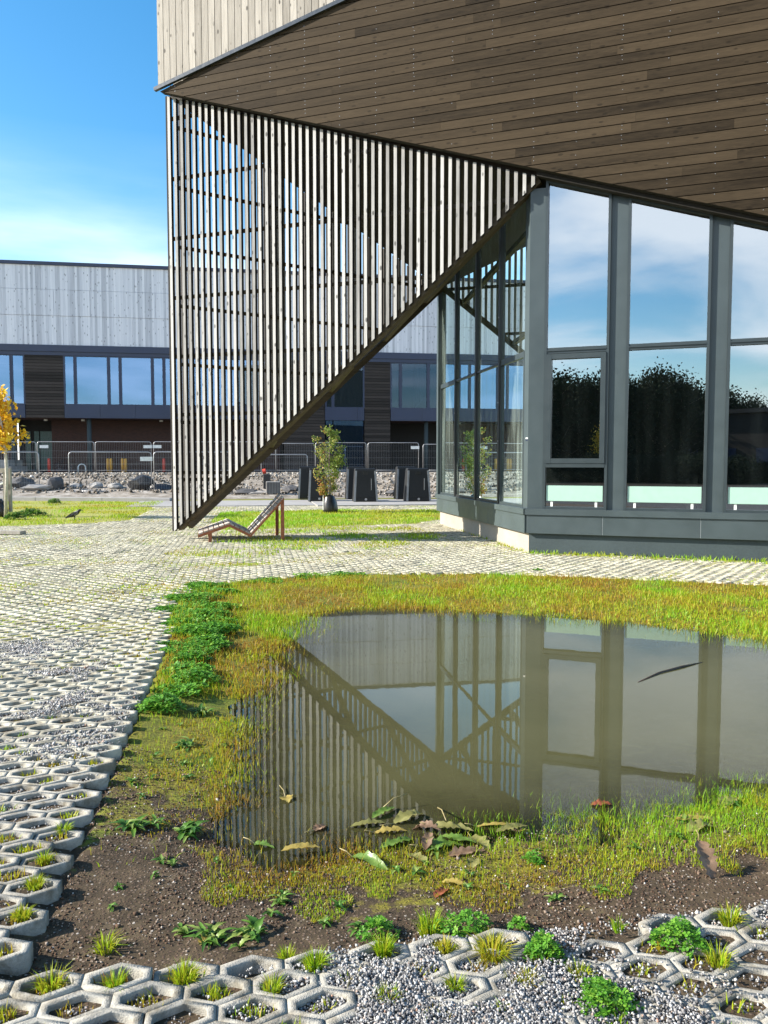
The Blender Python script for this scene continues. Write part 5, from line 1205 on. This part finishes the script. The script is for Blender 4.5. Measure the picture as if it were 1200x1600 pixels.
# ================================================================== TREES
def leaf_cloud(centres, per, size, spread, zs_=1.0, shape=1.0):
    cs = np.array(centres); n = len(cs) * per; c = np.repeat(cs, per, 0) + rng.normal(0, 1, (n, 3)) * np.array([spread, spread, spread * zs_])
    a = rng.normal(0, 1, (n, 3)); a /= np.linalg.norm(a, axis=1)[:, None]; b = np.cross(a, rng.normal(0, 1, (n, 3))); b /= np.linalg.norm(b, axis=1)[:, None]
    s_ = size * rng.uniform(.6, 1.3, n)[:, None]; P = np.stack([c - a * s_ * .6, c + b * s_ * .38, c + a * s_ * .6, c - b * s_ * .38], 1).reshape(-1, 3)
    return P, np.arange(n * 4).reshape(-1, 4), c
def limbs(mb, base, H, n, spread, r, up=.8):
    tips = []
    for i in range(n):
        q = random.uniform(0, 2 * pi); f = random.uniform(.12, .9); z0 = H * f * .8; L_ = H * (1 - f * .7) * .42
        d = Vector((cos(q) * spread, sin(q) * spread, up)).normalized(); p0 = Vector((base[0], base[1], base[2] + z0)); p1 = p0 + d * L_ * .5 + Vector((0, 0, .02)); p2 = p0 + d * L_ + Vector((0, 0, L_ * .15))
        mb.tube([p0, p1, p2], [r * (1 - f * .6) * .6, r * .3, r * .12], 5); tips += [p1, p0.lerp(p2, .75), p2]
    return tips
# young hornbeam by the bins
wx, wy = G(515, 801); t = thing('young_tree', 'young upright tree with autumn tints and black trunk wrap before the bins', 'tree', (wx, wy, 0)); H = 2.95
mb = MB(); mb.tube([(0, 0, 0), (.02, 0, .8), (0, .02, 1.7), (.01, 0, 2.8)], [.035, .03, .02, .006], 7); mb.tube([(-.16, 0, 0), (-.1, 0, 1.0), (-.10, .03, 2.2)], [.02, .016, .006], 6)
tips = []
for i in range(52):
    z0 = random.uniform(.45, 2.5); q = random.uniform(0, 2 * pi); env = .47 * (sin(pi * min(1, (z0 - .05) / 2.75)) ** .7); L_ = env * random.uniform(.55, 1.15)
    p0 = Vector((random.uniform(-.06, .02), 0, z0)); p2 = p0 + Vector((cos(q) * L_, sin(q) * L_ * .8, L_ * .9)); mb.tube([p0, p0.lerp(p2, .5) + Vector((0, 0, -.02)), p2], [.009, .006, .002], 4); tips += [p0.lerp(p2, .45), p0.lerp(p2, .72), p0.lerp(p2, .9), p2]
mb.build('trunk', M['bark'], t, smooth=True)
P, F, c = leaf_cloud([tuple(p) for p in tips], 14, .060, .060)
tone = np.clip(np.where(c[:, 2] > 1.15, rng.normal(.46, .17, len(c)), rng.normal(.66, .16, len(c))) + (c[:, 0] < -.12) * .16, 0, 1)
np_mesh('crown', P, F, M['leafgreen'], tone, t)
mb = MB(); mb.tube([(.02, -.02, -.02), (.03, -.02, .12), (.02, -.03, .32), (.0, -.02, .50), (.01, -.02, .56)], [.24, .25, .22, .17, .13], 9)
for v_i in range(len(mb.v)): v_ = mb.v[v_i]; mb.v[v_i] = (v_[0] + random.uniform(-.02, .02), v_[1] + random.uniform(-.02, .02), v_[2] + random.uniform(-.015, .015))
mb.build('trunk_wrap', M['tarp'], t, smooth=True)
mb = MB(); mb.tube([(-.19, -.03, 0), (-.19, -.03, .62)], .018, 6); mb.build('tree_guard', M['white'], t)
# yellow maple at the left edge
wx, wy = G(6, 809); t = thing('maple_tree', 'small golden yellow maple with pale trunk at the left edge', 'tree', (wx, wy, 0)); mb = MB()
mb.tube([(0.05, 0, 0), (.12, 0, 1.2), (.10, 0, 2.2), (-.1, .0, 3.2), (-.15, 0, 3.7)], [.05, .045, .04, .03, .01], 8); tips = []
for i in range(34):
    z0 = random.uniform(1.9, 3.4); q = random.uniform(0, 2 * pi); L_ = random.uniform(.35, .85) * (1 - .35 * (z0 - 1.9) / 1.5); p0 = Vector((.1 - .25 * (z0 - 1.9) / 1.5, 0, z0)); p2 = p0 + Vector((cos(q) * L_ * .8 - .12, sin(q) * L_ * .8, L_ * .45)); mb.tube([p0, p0.lerp(p2, .5), p2], [.014, .008, .003], 4); tips += [p0.lerp(p2, .5), p0.lerp(p2, .8), p2]
p0 = Vector((.1, 0, 1.95)); p2 = Vector((.62, .1, 2.42)); mb.tube([p0, p2], [.014, .003], 4); tips += [p0.lerp(p2, .75), p2, p0.lerp(p2, .9)]
mb.build('trunk', M['pale_bark'], t, smooth=True)
P, F, c = leaf_cloud([tuple(p) for p in tips], 15, .115, .10); np_mesh('crown', P, F, M['leafyellow'], np.clip(rng.normal(.5, .25, len(c)), 0, 1), t)
wx, wy = G(13, 808); t = thing('tree_stakes', 'grey timber stake frame propping the yellow maple', 'tree stake', (wx, wy, 0), R(-4)); mb = MB()
for x_, y_ in ((-.06, 0), (.02, .12)): 
    mb = MB(); mb.box(x_ - .05, x_ + .03, y_ - .04, y_ + .04, -.1, 1.42); mb.build('stake', M['stake'], t)
mb = MB(); mb.box(-1.0, .06, -.055, -.042, 1.30, 1.42); mb.build('crossbar', M['stake'], t)
mb = MB(); mb.bar((-.75, .0, .75), (.0, .0, 1.05), .03, .05); mb.build('strap', M['white'], t)
mb = MB(); mb.tube([(0, 0, -.02), (0.02, 0, .2), (0, 0, .4), (-.02, 0, .52)], [.22, .24, .18, .10], 9); 
for v_i in range(len(mb.v)): v_ = mb.v[v_i]; mb.v[v_i] = (v_[0] + random.uniform(-.03, .03), v_[1] + random.uniform(-.03, .03), v_[2])
tag(mb.build('watering_bag', M['tarp'], smooth=True, loc=(*G(-2, 808), 0)), 'black watering bag at the foot of the yellow maple', 'watering bag')
# plank on the grass
p, q = G(-40, 834), G(36, 835.5); mb = MB(); mb.bar((p[0], p[1], .05), (q[0], q[1], .05), .22, .07); tag(mb.build('plank', M['stake']), 'grey plank lying on the grass at the left edge', 'plank')
# bigger weeds on the left lawn
for (px, py, r, n, lb) in [(50, 806, .5, 260, 'broad leaved weed patch beside the tree stakes'), (22, 812, .35, 160, 'low dark weed patch at the foot of the stakes'), (85, 788, .3, 130, 'dark weed growing against the kerb')]:
    clover_plant(px, py, r, .22, n, lb, .055, 'weed', 'weed_patch', 'weeds', z=0.0)

# ================================================================== CROW
wx, wy = G(117, 813); t = thing('crow', 'grey and black crow standing on the left lawn', 'bird', (wx, wy, 0.015), R(8))
import bmesh
def skin(name, pts, edges, radii, m, par, lv=2):
    me = bpy.data.meshes.new(name); me.from_pydata(pts, edges, []); o = bpy.data.objects.new(name, me); C.objects.link(o); md = o.modifiers.new('s', 'SKIN'); 
    for i, r in enumerate(radii): me.skin_vertices[0].data[i].radius = (r, r) if not isinstance(r, tuple) else r
    me.skin_vertices[0].data[0].use_root = True; o.modifiers.new('d', 'SUBSURF').levels = lv; o.modifiers['d'].render_levels = lv
    dg = bpy.context.evaluated_depsgraph_get(); me2 = bpy.data.meshes.new_from_object(o.evaluated_get(dg)); bpy.data.objects.remove(o); o = bpy.data.objects.new(name, me2); C.objects.link(o); o.parent = par
    me2.materials.clear(); me2.materials.append(m); me2.polygons.foreach_set('use_smooth', [True] * len(me2.polygons)); return o
def crow_mat():
    m, t_, o = mat('crow_feathers'); k = T(t_); v = k.coord('Object'); s_ = N(t_, 'ShaderNodeSeparateXYZ'); k.l(v, s_.inputs[0])
    f = k.math('ADD', s_.outputs[0], k.math('MULTIPLY', k.noise(v, 30, 2), .03)); c = k.ramp(f, [(0.0, (.008, .008, .01)), (.02, (.16, .155, .15)), (.095, (.16, .155, .15)), (.11, (.008, .008, .01))]); p = k.pbsdf(c, .5); k.l(p.outputs[0], o.inputs[0]); return m
cm = crow_mat()
skin('body', [(0, 0, .16), (.075, 0, .205), (.115, 0, .245), (.14, 0, .275), (.185, 0, .268), (-.08, 0, .12), (-.2, 0, .075), (-.26, 0, .055)], [(0, 1), (1, 2), (2, 3), (3, 4), (0, 5), (5, 6), (6, 7)], [.066, .060, .040, .036, .010, .052, .024, .016], cm, t)
for s_ in (-1, 1):
    mb = MB(); vs = []; 
    for i in range(9):
        u_ = i / 8; x_ = .06 - .29 * u_; z_ = .205 - .13 * u_; w_ = .045 * sin(pi * (u_ * .85 + .12)); vs += [(x_, s_ * (.062 - .03 * u_), z_ + w_), (x_, s_ * (.068 - .035 * u_), z_ - w_ * .9)]
    mb.mesh(vs, [(2 * i, 2 * i + 1, 2 * i + 3, 2 * i + 2) for i in range(8)]); mb.build('wing', M['black'], t, smooth=True)
    mb = MB(); mb.tube([(-.01, s_ * .03, .12), (.0, s_ * .03, .06), (-.012, s_ * .03, .012)], [.014, .007, .006], 6)
    for q in (-.5, 0, .5): mb.tube([(-.012, s_ * .03, .01), (.035, s_ * .03 + q * .04, .004)], .005, 5)
    mb.tube([(-.012, s_ * .03, .01), (-.04, s_ * .03, .004)], .005, 5); mb.build('leg', M['black'], t)
mb = MB(); mb.tube([(.165, 0, .272), (.195, 0, .266), (.222, 0, .256)], [.015, .011, .003], 7); mb.build('beak', M['black'], t, smooth=True)
for s_ in (-1, 1):
    mb = MB(); mb.tube([(.15, s_ * .029, .285), (.15, s_ * .036, .285)], .005, 6); mb.build('eye', M['galv'], t)

# ================================================================== LOUNGER
wx, wy = G(327, 847); t = thing('lounger', 'rusty steel lounger with weathered timber slats and raised back', 'lounge chair', (wx, wy, 0.005), R(13))
prof = [(-.22, .17), (.40, .38), (.82, .16), (1.50, .90)]; WID = 1.25
bands = [(0.0, .36), (.44, .80), (.88, 1.25)]
for x_, ztop, nm in ((.02, .22, 'front'), (1.47, .86, 'back')):
    for y_ in (.03, WID - .03):
        mb = MB(); mb.bbox(x_ - .035, x_ + .035, y_ - .022, y_ + .022, -.03, ztop, .004); mb.build('leg', M['corten'], t)
for y_ in (0.0, .40, .84, WID):
    mb = MB(); pr = [(p[0], p[1] - .03) for p in prof]; lo_ = [(p[0], p[1] - .085) for p in prof]; mb.prism(lo_ + pr[::-1], 1, y_ - .012, y_ + .012); mb.build('rail', M['corten'], t)
mb = MB()
for (b0, b1) in bands:
    for i in range(3):
        p0, p1 = Vector((prof[i][0], 0, prof[i][1])), Vector((prof[i + 1][0], 0, prof[i + 1][1])); L_ = (p1 - p0).length; d = (p1 - p0) / L_; nn = Vector((-d.z, 0, d.x)); n = max(2, int(L_ / .098))
        for k_ in range(n):
            c0 = p0 + d * (L_ * (k_ + .08) / n); c1 = p0 + d * (L_ * (k_ + .92) / n); q = [c0 - nn * .028, c1 - nn * .028, c1, c0]
            mb.prism([(v.x, v.z) for v in q], 1, b0, b1, 0, random.random())
mb.build('slats', M['seatwood'], t)

# ================================================================== BEHIND THE CAMERA (seen mirrored in the glass)
def wood_tree(x, y, H, label, m='leafdark', dens=85, spread=1.0):
    t = thing('woodland_tree', label, 'tree', (x, y, -.06)); mb = MB(); mb.tube([(0, 0, 0), (.1, 0, H * .4), (0, .1, H * .8)], [H * .018, H * .013, H * .005], 7); tips = []
    for i in range(38):
        q = random.uniform(0, 2 * pi); z0 = H * random.uniform(.12, .8); L_ = H * .30 * spread * sin(pi * min(1, .18 + z0 / H * .82)) * random.uniform(.6, 1.1); p0 = Vector((0, 0, z0)); p2 = p0 + Vector((cos(q) * L_, sin(q) * L_, L_ * .55)); mb.tube([p0, p2], [H * .005, .01], 4); tips += [p0.lerp(p2, .35), p0.lerp(p2, .65), p2]
    tips += [Vector((random.uniform(-.3, .3), random.uniform(-.3, .3), H * random.uniform(.75, .97))) for _ in range(8)]
    mb.build('trunk', M['bark'], t); P, F, c = leaf_cloud([tuple(p) for p in tips], dens, H * .024, H * .058); np_mesh('crown', P, F, M[m], rng.random(len(c)), t)
k_ = 0; words = ['tall dark tree', 'broad dark tree', 'round topped dark tree', 'narrow dark tree']
for hd_ in np.arange(193, 224, 2.6):
    for row_, D in enumerate((46, 56)):
        if row_ == 0 and hd_ < 199: continue
        h_ = R(hd_ + row_ * 1.3); Hh = (8.2 if row_ == 0 else 9.5) * random.uniform(.85, 1.2) * (1.0 if hd_ > 203 else .92); x_, y_ = sin(h_) * D, cos(h_) * D
        o = wood_tree(x_, y_, Hh, 'dark leafy tree in the belt mirrored in the front windows', spread=random.uniform(.85, 1.2)) if k_ == 0 else None
        if k_ == 0: proto = bpy.data.objects[[o_.name for o_ in C.objects if o_.name.startswith('woodland_tree')][0]]; proto['group'] = 'tree belt mirrored in the windows'; pH = Hh
        else:
            c = copy_tree(proto); c.location = (x_, y_, -.06); s_ = Hh / pH; c.scale = (s_ * random.uniform(.85, 1.2),) * 2 + (s_,); c.rotation_euler = (0, 0, random.uniform(0, 6))
        k_ += 1
for hd_ in np.arange(192, 226, 1.25):
    h_ = R(hd_ + random.uniform(-.4, .4)); D = random.uniform(37, 42); c = copy_tree(proto); c.location = (sin(h_) * D, cos(h_) * D, -.9); s_ = random.uniform(.28, .42); c.scale = (s_ * 1.7, s_ * 1.7, s_); c.rotation_euler = (0, 0, random.uniform(0, 6))
    c.name = 'woodland_shrub'; c['label'] = 'dark shrub at the foot of the tree belt mirrored in the windows'; c['category'] = 'shrub'; c['group'] = 'shrubs mirrored in the windows'
h_ = R(209.5); wood_tree(sin(h_) * 40, cos(h_) * 40, 4.6, 'orange autumn tree mirrored in the opening window', 'leafyellow', 20, .6)
h_ = R(191); D = 48; t = thing('flat_roofed_shed', 'dark flat roofed shed mirrored in the right window', 'building', (sin(h_) * D, cos(h_) * D, -.06), R(9)); mb = MB(); mb.box(-11, 9, -8, 0, 0, 6.0); mb.build('wall', M['darkwood'], t); mb = MB(); mb.box(-11.3, 9.3, -8.3, .3, 6.0, 6.35); mb.build('roof', M['black'], t)
for i_ in range(5):
    mb = MB(); mb.box(-9.5 + i_ * 3.6, -7.7 + i_ * 3.6, .0, .08, 1.2, 2.9); mb.build('window', M['navy'], t)
